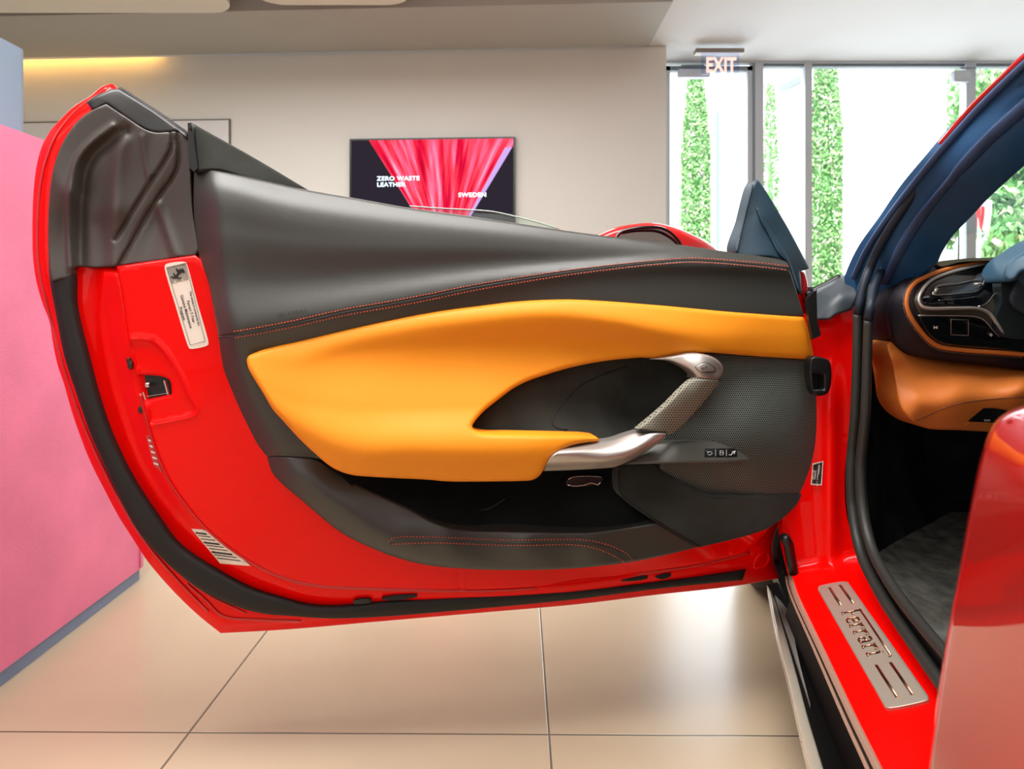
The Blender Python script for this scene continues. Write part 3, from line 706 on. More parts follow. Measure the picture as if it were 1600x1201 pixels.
relief('handle_grip', cat(grip, True, 3, corners=(0, 2, 9, 12)), DF, GRO, GRIP, DP, thick=0.010, s=3.5, edge=5, eh=0.007, back=True, label='perforated leather wrapped grip')
ptube('grip_joint', DF, arr(994,670.5, 1000,673, 1020,675.5, 1041,677), lambda Q: GRO(Q) - 0.001, 0.0016, BLACK, DP, n=6)
hlo = arr(996.5,674, 1020,676, 1041.5,677.5, 1031,690, 1011,703, 992,715, 975,724, 959,729.5, 934.5,732, 890,734.5, 849,735.7, 852,728, 857,718.6, 867,708, 878,700.6, 898.5,695, 925,690.5, 957,686.5, 979.5,679)
HLO = stations({845: ([698,704,720,737], [62,84,88,66]), 900: ([694,701,718,736], [60,83,88,66]), 955: ([685,701,716,731], [58,82,88,66]), 985: ([676,694,708,722], [60,80,86,64]), 1010: ([670,684,696,706], [66,80,82,60]), 1030: ([668,677,686,696], [72,80,76,60]), 1045: ([668,674,680,690], [72,76,70,60])})
relief('handle_lower_bar', cat(hlo, True, 3, corners=(0, 2, 10)), DF, HLO, ALU, DP, thick=0.02, s=3.5, edge=2.5, eh=0.003, label='satin aluminium lower handle bar')
# switch panel
sw = arr(977,725.5, 984,721, 1005,707, 1024.5,691, 1070,689.5, 1121,688, 1141.5,690.5, 1162,698, 1177.5,711, 1180,716.5, 1166,720.5, 1100,722.5, 1040,724)
SWO = tps([(977,725,.040),(1024,691,.030),(1121,688,.030),(1060,705,.052),(1120,705,.046),(1160,705,.034),(1180,716,.026),(1100,721,.052),(1030,722,.056),(1162,698,.026)], .02)
relief('switch_panel', cat(sw, True, 3, corners=(0, 3, 9)), DF, SWO, mat('grey_switch_panel', (74, 76, 70), .42), DP, thick=0.03, s=4, edge=4, eh=0.004)
bx = [(1100.5, 1117.8), (1118.2, 1134.8), (1135.2, 1152)]
for i, (xa, xb) in enumerate(bx):
    flatpoly('window_switch', [(xa, 700.5), (xb, 700), (xb, 713.5), (xa, 714.5)], DF, lambda Q: SWO(Q) + .0008, BLACK, DP, thick=0.003, corners='all', edge=1, eh=0.0006, s=4)
def sym(paths, r=0.0004, off=0.0022):
    b = MB()
    for p in paths:
        Q = np.array(p, float); b.tube(DF.pts(Q, SWO(Q) + off), r, 5)
    return b.build('switch_symbol', WMARK, DP)
sym([arr(1105,708, 1107,705.5, 1111,705.5, 1113,708, 1110,710.5, 1106,710), arr(1104,704.5, 1108,706.5)])
sym([arr(1125,704, 1130,704, 1130,710.5, 1125,710.5, 1125,704), arr(1125,707, 1130,707)])
sym([arr(1139,710, 1142,711, 1144,708, 1149,704), arr(1144,705, 1149,705, 1147,709)], 0.0006)
sym([arr(1118,702, 1118,712), arr(1135,702, 1135,712)], 0.0003)

# ---------- mirror triangle, mirror, glass
sail = arr(1181,281, 1184,281.5, 1225,345, 1263,415, 1264,419, 1250,424, 1253,459, 1246,458, 1237,425, 1228,408, 1205,402, 1150,395, 1163,340, 1176,290)
SAO = tps([(1182,282,-.03),(1263,416,-.03),(1150,395,-.01),(1200,400,.004),(1185,340,-.016),(1232,405,-.004),(1175,340,-.02),(1215,370,-.012),(1240,440,-.01)])
TEAL = mat('dark_teal_trim', (30, 54, 68), 0.45, spec=.4)
relief('mirror_triangle', cat(sail, True, 4, corners=(0, 3, 5, 6, 9, 12)), DF, SAO, TEAL, DP, thick=0.03, s=5, edge=4, eh=0.004, label='navy triangular mirror base trim')
relief('mirror_triangle_fold', cat(arr(1180,321, 1186,327, 1203,357, 1222,385, 1233,405, 1245,440, 1250,458, 1243,450, 1228,410, 1216,396, 1200,366, 1188,345), True, 4, corners=(0, 6)), DF, lambda Q: SAO(Q) + .005, TEAL, DP, thick=0.01, s=4, edge=3, eh=0.005)
ptube('mirror_triangle_lip', DF, arr(1176,289, 1163,340, 1151,394), lambda Q: SAO(Q) + .002, 0.0022, TEAL, DP, n=6)
relief('mirror_foot', cat(arr(1247,424, 1256,425, 1262,445, 1260,460, 1256,470, 1252,455), True, 3), DF, const(-.05), RED2, DP, thick=0.03, s=4, edge=4, eh=0.005)
mo = arr(930,368, 941,363, 962,355, 990,350, 1015,348, 1034,350, 1060,357, 1090,370, 1112,382, 1126,393, 1120,420, 1000,430, 930,410)
relief('mirror_housing', cat(mo, True, 4, corners=(0, 9)), DF, tps([(930,380,-.25),(1034,352,-.26),(1060,360,-.255),(1126,393,-.32),(1060,400,-.25),(980,400,-.245),(1100,385,-.28)]), RED2, DP, thick=0.07, s=6, edge=9, eh=0.022, back=True, label='red outside mirror housing')
mirm = mat('mirror_glass', (205, 205, 210), 0.02, metal=1.0)
relief('mirror_glass', cat(arr(965,375, 973,364, 990,358.5, 1010,357, 1032,358, 1046,366, 1060,381, 1062,395, 1040,412, 975,405), True, 4), DF, tps([(965,370,-.243),(1060,380,-.243),(1000,400,-.235)]), mirm, DP, thick=0.004, s=6)
ptube('mirror_glass_rim', DF, arr(960,380, 968,364, 990,357, 1012,355, 1034,356.5, 1049,364.5, 1063,381, 1066,398), const(-.238), 0.0034, GLOSSB, DP, n=8)
relief('door_glass', cat(arr(634,328, 660,324, 690,325.5, 730,327.5, 770,330.5, 805,338, 840,347, 872,357, 890,366, 880,420, 634,420), True, 5, corners=(0, 8, 9, 10)), DF, tps([(560,320,-.045),(890,360,-.045),(700,420,-.03)]), DGLASS, DP, thick=0.004, s=14, label='lowered side window glass')
ptube('glass_edge', DF, arr(640,322, 690,325.5, 730,327.5, 770,330.5, 805,338, 840,347, 872,357), const(-.043), 0.0011, mat('glass_edge_green', (170, 200, 185), 0.15, spec=0.8), DP, n=6)

# ---------- hinge strap
b = MB(); b.tube(DEP.pts(arr(1226,840, 1232,850, 1237,880, 1240,896), np.array([1.20, 1.22, 1.22, 1.22])), 0.009, 10); b.tube(DEP.pts(arr(1244,832, 1245,862, 1244,893), 1.245), 0.006, 10)
b.build('door_hinge', BLACK, car, smooth=True)
relief('hinge_recess', cat(arr(1222,828, 1250,826, 1252,900, 1225,897, 1218,870), True, 5, corners=range(5)), DEP, const(1.262), BLACK, car, thick=0.01, s=8)

# ============================================================ BODY SIDE (pillar + sill)
th = math.radians(17)
ninn = np.cross(CARI * math.cos(th) + np.array([0, 0, math.sin(th)]), CARA); ninn = ninn if ninn[2] > 0 else -ninn
SF = Frame(ninn, E0)
PF = Frame(np.array([-0.30, -1, 0.0]), (0.53, 1.225, 0.5))
def side_off(Q):
    Q = np.atleast_2d(Q)
    u = (Q[:, 0] - CX) / F; v = (HY - Q[:, 1]) / F
    den = SF.n[0] * u + SF.n[1] + SF.n[2] * v
    Ys = (SF.c - SF.n[2] * HC) / np.where(den < -1e-4, den, -1e-4); Ys = np.where((Ys > 0) & (Q[:, 1] > 600), Ys, 9)
    Yp = PF.pts(Q, 0)[:, 1]
    # soft ridge near the seal
    Yp = Yp - 0.012 * np.exp(-((Q[:, 0] - 1298) / 12.0) ** 2) * np.clip((Q[:, 1] - 560) / 80, 0, 1)
    k = 0.05; h = np.clip(0.5 + 0.5 * (Ys - Yp) / k, 0, 1)
    return Ys * (1 - h) + Yp * h - k * h * (1 - h)
bs = arr(1252,492, 1300,486, 1335,478, 1333,560, 1329,650, 1320,740, 1324,810, 1345,868, 1362,905, 1390,948, 1430,1010, 1485,1080, 1540,1165, 1560,1260, 1422,1290, 1377,1201, 1339,1125, 1290,1024, 1258,955, 1244,925, 1237,900, 1224,840, 1224,770, 1242,600)
relief('body_side', cat(bs, True, 6, corners=(0, 1, 13, 14)), DEP, side_off, RED, car, thick=0.02, s=7, label='red door pillar and sill')
SP = lambda px, py, o=0.0: SF.pts([(px, py)], o)[0]
# sill edge mouldings
sedge = arr(1237,902, 1244,925, 1290,1022, 1339,1125, 1377,1201, 1425,1300)
sill_refl = mat('sill_moulding_reflection', (205, 172, 150), 0.25, metal=.6)  # cream colour stands for the floor reflected in the glossy sill edge
def sillline(name, pxoff, off, r, m, **kw):
    L = cat([(x + pxoff * (y - 700) / 300, y) for x, y in sedge], False, 12)
    b = MB(); b.tube(SF.pts(L, off), r, 8, up=tuple(SF.n)); return b.build(name, m, car, smooth=True, **kw)
sillline('sill_moulding', -3, 0.0, 0.0048, sill_refl)
sillline('sill_lower_moulding', -12, -0.007, 0.0032, sill_refl)
sillline('sill_gap', -8, -0.004, 0.0030, BLACK)
# side skirt: near-vertical carbon black wall and blade
VF = Frame(-CARI, E0 - np.array([0.02, 0, 0]))
CARB = mat('carbon_black', (10, 8, 9), 0.6, spec=.12, bump=0.6, bscale=500)
def loft(name, rows, m, parent, smooth=True, **kw):
    n = len(rows[0]); V = [tuple(p) for r in rows for p in r]; Fc = []
    for i in range(len(rows) - 1):
        for j in range(n - 1): Fc.append((i * n + j, i * n + j + 1, (i + 1) * n + j + 1, (i + 1) * n + j))
    return mkobj(name, V, Fc, m, parent, smooth=smooth, **kw)
ts = np.linspace(0.14, -1.25, 16)
def along(dx_in, z, ts=ts, taper=0.0): return [E0 * [1, 1, 0] + CARA * t + CARI * (dx_in + taper * max(0, t + 0.1)) + np.array([0, 0, z]) for t in ts]
loft('side_skirt', [along(0.004, 0.246), along(0.0, 0.236), along(0.012, 0.215), along(0.014, 0.175), along(0.002, 0.130)], CARB, car, label='black textured side skirt')
BF = Frame((0, 0, 1), (0, 0, .142))
sk = arr(1198,913, 1215,998, 1231,1061, 1260,1185, 1290,1300)
relief('skirt_blade', cat(sk + arr(1420,1300, 1330,1120, 1262,960, 1232,905), True, 6, corners=(0, 4, 5, 8)), BF, const(0.0), CARB, car, thick=.012, s=12)
relief('skirt_blade_edge', cat(sk + arr(1316,1300, 1286,1198, 1262,1118, 1241,1040, 1222,975, 1206,925), True, 6, corners=(0, 4, 5)), BF, const(.003), mat('skirt_edge_reflection', (196, 188, 170), 0.25, metal=.4, coat=1), car, thick=.012, s=8, edge=3, eh=.003)  # pale band colour stands for floor and wall reflected in the glossy edge
relief('skirt_facet', cat(arr(1211,929, 1225,945, 1239,964, 1240.6,990, 1247,1025, 1257,1066, 1266,1100, 1250,1050, 1232,995, 1220,958), True, 4, corners=(0, 2, 6)), BF, const(.006), mat('skirt_grey_facet', (150, 148, 142), 0.35, metal=.2), car, thick=.006, s=6, label='small pale facet on the skirt')
# underbody so that the car has a floor
b = MB(); b.box(tuple(E0 * [1, 1, 0] + CARI * .62 - CARA * .1 + np.array([0, 0, .14])), (1.2, 2.4, .03), Matrix.Rotation(-math.radians(12), 3, 'Z')); b.build('underbody', BLACK, car)

# ---------- sill plate
plate = arr(1279,916, 1288,913, 1318,908, 1325,909, 1450,1086, 1451,1093, 1444,1096, 1390,1106.5, 1383,1105, 1278,921)
relief('sill_plate', cat(plate, True, 4, corners=(3, 4, 8, 9)), SF, const(0.004), ALU2, car, thick=0.005, s=6, edge=2.5, eh=0.0015, label='brushed aluminium sill plate with raised lettering')
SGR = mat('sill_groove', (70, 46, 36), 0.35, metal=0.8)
SLT = mat('sill_lettering', (196, 150, 118), 0.2, metal=1.0)
# groove bars (z7 zoom: px = 1260 + x/5.222, py = 890 + y/5.222)
def z7(x, y): return (1260 + x / 5.222, 890 + y / 5.222)
for (a, c) in (((188, 145), (280, 290)), ((275, 125), (382, 275)), ((570, 778), (740, 1042)), ((688, 758), (868, 1022))):
    A_, C_ = np.array(z7(*a)), np.array(z7(*c))
    for dx, mm in ((-1.3, SGR), (1.3, SLT)):
        b = MB(); b.tube(SF.pts([A_ + (dx, 0), C_ + (dx, 0)], 0.0040), 0.0011, 6); b.build('groove_bar', mm, car, smooth=True)
# lettering "Ferrari" with long top bar: writing runs down the plate
O_ = SP(*z7(300, 350), 0.0045); dirx = SP(*z7(520, 725), .0045) - SP(*z7(290, 345), .0045)
diry = np.cross(SF.n, dirx)
Lw = np.linalg.norm(dirx)
# slab-serif strokes in a 0..7 x 0..1 grid
def S(*p): return [tuple(p[i:i + 2]) for i in range(0, len(p), 2)]
glyph = [S(.15,0, .15,1.25), S(0,0, .35,0), S(.15,.62, .6,.62), S(.05,1.25, 6.95,1.25), S(6.95,1.25, 6.95,1.12)]
def r_(x): return [S(x + .2,0, x + .2,.78), S(x + .05,0, x + .4,0), S(x + .05,.78, x + .2,.78), S(x + .2,.6, x + .45,.78, x + .75,.78, x + .78,.62)]
glyph += [S(1.72,.12, 1.6,0, 1.25,0, 1.12,.12, 1.12,.66, 1.25,.78, 1.6,.78, 1.72,.66, 1.72,.42, 1.12,.38)]
glyph += r_(2.0) + r_(3.0)
glyph += [S(4.1,.7, 4.2,.78, 4.55,.78, 4.66,.66, 4.66,.02, 4.8,0), S(4.66,.42, 4.2,.42, 4.08,.3, 4.08,.1, 4.2,0, 4.5,0, 4.66,.12)]
glyph += r_(5.05) + [S(6.3,0, 6.3,.78), S(6.1,0, 6.5,0), S(6.12,.78, 6.3,.78), S(6.3,.95, 6.3,1.0)]
ux = dirx / Lw; uy = diry / np.linalg.norm(diry)
base = SP(*z7(292, 345), 0.0045); topd = np.dot(SP(*z7(438, 318), .0045) - base, uy)
if topd < 0: uy = -uy; topd = -topd
sc_ = Lw / 6.9; hs = topd / 1.25
b = MB()
for g in glyph:
    P = [base + ux * (x * sc_) + uy * (y * hs) for x, y in g]; b.tube(P, 0.0010, 6, up=tuple(SF.n))
b.build('sill_plate_lettering', SLT, car, smooth=True)
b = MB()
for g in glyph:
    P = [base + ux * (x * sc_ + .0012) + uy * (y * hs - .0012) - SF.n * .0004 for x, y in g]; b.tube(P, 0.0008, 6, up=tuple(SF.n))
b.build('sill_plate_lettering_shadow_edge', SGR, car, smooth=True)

# ---------- door seals round the opening
seal_out = arr(1610,118, 1512,199, 1420,313, 1375,384, 1350,444, 1340,490, 1339,560, 1336,650, 1330,730, 1333,800, 1347,868, 1380,934, 1427,1005, 1467,1062, 1530,1150)
seal_in = arr(1610,150, 1525,222, 1440,318, 1395,390, 1366,448, 1357,500, 1355,560, 1352,650, 1345,730, 1349,800, 1364,862, 1400,925, 1447,985, 1490,1035, 1540,1095)
OPF = Frame(-CARI, E0 + CARI * 0.088)
def seal_d(Q):
    Q = np.atleast_2d(Q)
    P = OPF.pts(np.c_[np.maximum(Q[:, 0], 1325), Q[:, 1]], 0)[:, 1]
    up = np.interp(Q[:, 1], [100, 250, 400, 470], [0.80, .95, 1.10, 1.14]); wgt = np.clip((480 - Q[:, 1]) / 60, 0, 1)
    P = np.clip(P, .5, 1.14)
    return P * (1 - wgt) + up * wgt
def seal(name, pth, dd, rpx, m):
    L = cat(pth, False, 8); Y = seal_d(L) + dd; P = DEP.pts(L, Y)
    b = MB(); b.tube(P, rpx * Y / F * np.interp(L[:, 1], [500, 900, 1100], [.9, 1.15, 1.5]), 12); return b.build(name, m, car, smooth=True)
SEALR = mat('opening_seal_rubber', (42, 43, 40), 0.5, spec=0.4)
SEALN = mat('navy_black_seal', (22, 34, 48), 0.5, spec=.35)
seal('pillar_seal', seal_out[:6], 0.0, 7.5, SEALN)
seal('door_opening_seal', seal_out[5:], 0.0, 7.5, SEALR)
seal('pillar_inner_seal', seal_in[:6], 0.01, 7.5, SEALN)
seal('door_opening_inner_seal', seal_in[5:], 0.01, 7.5, SEALR)
flatpoly('seal_backing', [(x - 5, y) for x, y in seal_out[4:]] + [(x + 6, y) for x, y in seal_in[4:]][::-1], DEP, lambda Q: seal_d(Q) + 0.02, BLACK, car, s=12, step=10)

# ---------- A-pillar
pil = arr(1735,-25, 1600,95, 1512.5,182.5, 1470,232, 1425,285, 1390,335, 1357,380, 1342,408, 1332,432, 1340,500, 1338,560, 1400,560, 1400,470, 1465,411, 1472,394, 1490,367, 1520,336, 1542,312, 1600,259, 1735,135)
PILO = tps([(1735,-20,.72),(1735,135,.77),(1600,95,.80),(1600,259,.86),(1512,182,.88),(1542,312,.93),(1425,285,.99),(1472,394,1.06),(1357,380,1.12),(1332,432,1.19),(1338,560,1.19),(1400,500,1.15),(1400,400,1.07),(1500,270,.90),(1560,210,.84)])
relief('windscreen_pillar', cat(pil, True, 6, corners=(0, 8, 10, 11, 12, 13, 19)), DEP, PILO, HAZEBLU, car, thick=0.03, s=8, edge=5, eh=0.008, label='windscreen pillar trim coloured blue for lens haze')
ptube('pillar_ridge', DEP, arr(1620,150, 1540,222, 1460,312, 1415,375, 1385,440), lambda Q: PILO(Q) - .002, 0.009, NAVY2, car, n=10, flat=0.6)
ptube('roof_edge', DEP, arr(1640,56, 1597,92, 1553,133, 1509,178, 1470,224), lambda Q: PILO(Q), 0.0038, RED2, car, n=8)
ptube('pillar_outer_lip', DEP, arr(1640,68, 1600,101, 1512,188, 1425,291, 1357,386, 1334,434), lambda Q: PILO(Q) - .003, 0.005, NAVY2, car, n=8)
text('pillar_badge_lettering', 'airbag', mat('pillar_print', (60, 95, 125), 0.6), car, DEP.pts([(1410, 411)], PILO([(1410, 411)])[0] - .003)[0], (1, .1, .28), (0, 0, 1), 0.014, .0002)

# ---------- cowl plastic, hood edge, latch striker on pillar, assembly sticker
cowl = arr(1272,500, 1270,492, 1272.7,464, 1281,453, 1296,445, 1312,434, 1325,428.7, 1341,432, 1342,455, 1331,484, 1306.7,492, 1296,498.7)
relief('cowl_cover', cat(cowl, True, 3, corners=(0, 9)), DEP, tps([(1272,500,1.205),(1275,464,1.235),(1312,434,1.27),(1341,432,1.22),(1331,484,1.185),(1300,470,1.195),(1310,455,1.205)]), GREYP, car, thick=0.02, s=4, edge=4, eh=0.006, label='grey plastic cowl cover')
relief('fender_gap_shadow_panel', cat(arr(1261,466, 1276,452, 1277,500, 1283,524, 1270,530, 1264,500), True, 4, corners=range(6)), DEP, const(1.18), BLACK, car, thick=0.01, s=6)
ptube('bonnet_edge_rubber', DEP, arr(1258,462, 1275,453, 1295,443, 1312,433), const(1.29), 0.007, BLACK, car, n=8)
brk = arr(1268,559, 1290,560, 1297,566, 1297,606, 1290,616, 1272,616)
relief('check_strap_box', cat(brk, True, 3), DEP, const(1.172), BLACK, car, thick=0.02, s=4, edge=3, eh=0.004, holes=[cat(arr(1272,584, 1287,585, 1287,608, 1272,608), True, 3, corners=range(4))])
relief('check_strap_well', cat(arr(1268,580, 1289,581, 1289,611, 1268,611), True, 4, corners=range(4)), DEP, const(1.182), GLOSSB, car, thick=0.004, s=6)
flatpoly('assembly_sticker', arr(1270,724, 1286.5,720, 1284,758, 1267,757), DEP, lambda Q: side_off(Q) - .003, WHITEST, car, corners='all', label='small assembly number sticker')
flatpoly('assembly_sticker_field', arr(1271,726, 1285,722, 1282.5,756, 1269,755), DEP, lambda Q: side_off(Q) - .0042, INK, car, corners='all')
pA = DEP.pts([(1284, 728)], side_off([(1284, 728)]) - .0052)[0]; pB = DEP.pts([(1281, 755)], side_off([(1281, 755)]) - .0052)[0]
text('sticker_text', 'ASSEMBLY No', WHITEST, car, DEP.pts([(1279, 726)], side_off([(1279, 726)]) - .0052)[0], pB - pA, (1, -.3, 0), 0.0062, .0001, .0001)
text('sticker_text', '27723', WHITEST, car, DEP.pts([(1271, 734)], side_off([(1271, 734)]) - .0052)[0], pB - pA, (1, -.3, 0), 0.0068, .0001, .0001)

# ---------- footwell
relief('footwell_lining', cat(arr(1338,430, 1700,430, 1700,860, 1400,900, 1340,890, 1338,700), True, 20, corners=range(6)), DEP, tps([(1340,430,1.24),(1340,700,1.24),(1345,880,1.26),(1420,700,1.62),(1450,860,1.5),(1600,700,1.7),(1690,860,1.3),(1600,450,1.5),(1500,440,1.5)]), CARPET, car, thick=0.01, s=16, label='black footwell lining')
relief('floor_mat', cat(arr(1348,835, 1480,800, 1750,800, 1750,1120, 1540,1120, 1440,1010, 1380,930), True, 12, corners=range(4)), Frame((0, 0, 1), (0, 0, .20)), tps([(1348,850,.06),(1450,830,.03),(1500,1000,.0),(1600,1000,.0),(1420,960,.02),(1600,820,.06)]), mat('floor_mat_pile', (122, 124, 116), 1.0, spec=.05, bump=1.0, bscale=600, noise=.4, nscale=30), car, thick=0.01, s=9, label='black carpet floor mat')
ptube('lining_seam', DEP, arr(1352,681, 1380,684, 1430,684), tps([(1352,681,1.3),(1380,684,1.44),(1430,684,1.6)]), 0.0016, BLACK, car, n=6)
flatpoly('tunnel_side', arr(1600,560, 1750,560, 1750,1120, 1640,1120), DEP, const(1.1), CARPET, car, corners='all', s=30)

# ---------- dashboard
dash = empty('dashboard', (0.7, 1.1, 0.6), None, None, parent=car)
DASHO = tps([(1385,480,1.10),(1400,440,1.10),(1400,550,1.11),(1440,420,1.10),(1480,408,1.13),(1600,404,1.14),(1430,500,1.07),(1480,440,1.08),(1480,520,1.075),(1600,520,1.07),(1600,560,1.09),(1470,558,1.10),(1700,500,1.07),(1415,470,1.072)])
db = arr(1463,412, 1437,420, 1410,435, 1395,455, 1386,480, 1387,510, 1396,540, 1412,552, 1440,558, 1470,563, 1530,569, 1600,577, 1700,590, 1700,400, 1600,403, 1530,404, 1490,407)
db_o = relief('dashboard_body', cat(db, True, 6, corners=(0, 12, 13)), DEP, DASHO, PLUM, car, thick=0.12, s=7, edge=8, eh=0.014)
flatpoly('dashboard_top', arr(1463,411, 1500,404.5, 1540,402.5, 1620,402.5, 1620,407, 1540,407, 1500,409.5, 1470,416), DEP, const(1.10), mat('dash_top_olive', (96, 92, 74), 0.6), car, thick=0.2, s=5)
DO = lambda d: (lambda Q: DASHO(Q) - d)
trim = arr(1620,409, 1580,409, 1550,409.5, 1525,412, 1487.5,418.5, 1450,431, 1431,441, 1421,453, 1416.5,468, 1418,483, 1426,500, 1440,519, 1455,534, 1469,541.5, 1504,546.5, 1559,550.5, 1600,553.5, 1640,556)
ptube('tan_trim_strip', DEP, trim, DO(.010), 0.0036, TAN, car, n=10, flat=0.7, label='tan leather piping')
tl = offpath(cat(trim, False, 4), 5.4)
tc_ = cat(trim, False, 4); cen = np.array([1500, 480.])
if np.hypot(*(tl[40] - cen)) < np.hypot(*(tc_[40] - cen)): tl = offpath(cat(trim, False, 4), -5.4)
tl = tl[tl[:, 0] < 1600]; tl = tl[(tl[:, 1] > 430)]
stitches('dashboard_stitching', DEP, [tl], DO(.0095), CREAM, car, dash=2.0, gap=1.2, wd=0.6, h=-.0008, lift=-.0006)
bez = arr(1434,486, 1428,470, 1440,446, 1460,430, 1500,419, 1545,411, 1562,414, 1570,424, 1572,445, 1556,470, 1570,500, 1572,520, 1500,505, 1440,495)
BRO = mat('bronze_bezel_plastic', (70, 62, 54), 0.4, metal=0.4)
flatpoly('vent_surround', bez, DEP, DO(.006), BRO, car, thick=0.006, edge=4, eh=0.003, s=5)
vent = arr(1439,472.5, 1437.5,467, 1444,452.5, 1456,440, 1475,432, 1512.5,421, 1541,418, 1555,425, 1564,436, 1562.5,442.5, 1550,462.5, 1539,475, 1531,479, 1487.5,478, 1447.5,477)
flatpoly('air_vent', vent, DEP, DO(.010), GLOSSB, car, thick=0.006, edge=3, eh=0.003, s=5, label='gloss black air vent')
ptube('vent_chrome_frame', DEP, arr(1567,419, 1556,412.5, 1540,412.5, 1512,418, 1475,429, 1455,438, 1442,452, 1435.5,468, 1440,478, 1450,481.5, 1490,481.5, 1530,482.5, 1545,489, 1556,503, 1567.5,522), DO(.014), 0.0026, ALU, car, n=8, label='satin silver vent frame')
ptube('vent_frame_edge', DEP, arr(1541,421, 1556,427, 1564.5,437, 1561,447, 1550,464, 1540,475, 1528,479), DO(.014), 0.0011, CHROME, car, n=6)
ptube('vent_blade', DEP, arr(1457,459, 1463,448, 1500,442, 1534,436, 1538,439, 1535,445), DO(.015), 0.0009, CHROME, car, n=6)
ptube('vent_blade', DEP, arr(1457,459, 1462,460.5, 1505,457.5, 1525,455, 1532,450), DO(.015), 0.0009, CHROME, car, n=6)
ptube('vent_blade', DEP, arr(1466,469, 1500,466.5, 1522,463.5, 1528,461), DO(.0145), 0.0005, CHROME, car, n=6)
for q_, r_t in ((arr(1460,458, 1464,450), .0026), (arr(1522,444, 1534,443), .0018)):
    b = MB(); b.tube(DEP.pts(q_, 1.052), r_t, 8); b.build('vent_tab', ALU, car, smooth=True)
tp = arr(1434,493, 1470,493.5, 1525,495.5, 1537.5,500, 1550,513, 1561,526, 1580,528, 1620,529, 1620,549, 1560,545.5, 1500,541, 1470,536, 1455,527)
flatpoly('touch_panel', tp, DEP, DO(.010), GLOSSB, car, thick=0.006, edge=2, eh=0.002, s=6, corners=(0,), label='gloss black touch control panel')
ptube('touch_panel_edge', DEP, arr(1434,492.5, 1470,493, 1525,495, 1537.5,500, 1550,514, 1561,526), DO(.013), 0.0007, ALU, car, n=6)
ptube('touchpad_outline', DEP, arr(1486,499, 1513,499.5, 1513,524, 1486,523), DO(.0125), 0.0004, ALU, car, closed=True, corners=range(4), n=5)
flatpoly('control_icon', arr(1459,509, 1462,511, 1465,509, 1465,514, 1462,512, 1459,514), DEP, DO(.0125), WMARK, car, corners='all')
ptube('control_icon', DEP, arr(1548.5,521, 1550.5,523, 1548.5,525, 1546.5,523), DO(.0125), 0.0008, WMARK, car, closed=True, n=6)
relief('instrument_hood', cat(arr(1568,432, 1570,420, 1580,406, 1598,394, 1640,370, 1700,370, 1700,480, 1620,440, 1600,425, 1586,438, 1575,440), True, 4), DEP, tps([(1570,425,1.04),(1600,400,1.03),(1600,425,1.02),(1700,400,1.0)]), mat('hood_blue_grey', (50, 84, 108), 0.5), car, thick=0.05, s=6, edge=7, eh=0.012)
relief('instrument_screen', cat(arr(1580,470, 1584,450, 1594,432, 1604,424, 1700,420, 1700,520, 1590,484), True, 4), DEP, const(1.05), mat('screen_grey', (52, 58, 66), 0.3), car, thick=0.01, s=10, edge=2)
relief('instrument_cluster', cat(arr(1566,440, 1585,436, 1605,420, 1700,420, 1700,530, 1560,522, 1556,500, 1566,470), True, 6, corners=(3, 4)), DEP, const(1.058), mat('cluster_dark', (14, 24, 28), 0.5), car, thick=0.02, s=10)
kb = arr(1385.5,538, 1389.6,534.4, 1403,534, 1414,541, 1435,549.6, 1462.5,556, 1504,561, 1600,572, 1700,582, 1700,690, 1600,680, 1552,675, 1500,672, 1446,668.6, 1427,659, 1414,648, 1403,630, 1398,600, 1393,570)
KBO = tps([(1386,538,1.10),(1414,541,1.13),(1504,561,1.15),(1600,572,1.15),(1400,560,1.085),(1440,590,1.09),(1395,575,1.095),(1403,630,1.07),(1430,620,1.055),(1500,590,1.075),(1600,590,1.06),(1500,615,1.045),(1600,610,1.04),(1476,637,1.045),(1560,625,1.05),(1600,640,1.06),(1446,668,1.075),(1552,675,1.09),(1700,680,1.09),(1427,658,1.06)], .01)
relief('knee_bolster', cat(kb, True, 5, corners=(8, 9)), DEP, KBO, TAN, car, thick=0.06, s=6, edge=5, eh=0.008, label='tan leather lower dashboard')
ptube('bolster_seam', DEP, arr(1429.5,658, 1450,649, 1476,637, 1500,630, 1517.5,627, 1559,622.5, 1600,620.5), lambda Q: KBO(Q) - .0002, 0.0009, mat('seam_brown', (110, 55, 20), 0.6), car, n=6)
relief('bolster_switch_recess', cat(arr(1513.4,658, 1526,647, 1538,637.6, 1556,638, 1574,641, 1570,652, 1564,661.7), True, 3, corners=(0, 2, 4, 6)), DEP, lambda Q: KBO(Q) - .002, BLACK, car, thick=0.004, s=4)
for kx in (1538, 1541.5, 1545):
    ptube('bolster_icon', DEP, arr(kx,655.5, kx + 2,656, kx + 1,658), lambda Q: KBO(Q) - .0045, 0.0005, WMARK, car, closed=True, n=5)
relief('bolster_lower_lip', cat(arr(1508,664, 1515,660, 1565,664, 1562,672, 1510,669), True, 3), DEP, lambda Q: KBO(Q) - .003, TAN, car, thick=0.01, s=4, edge=2, eh=.002)
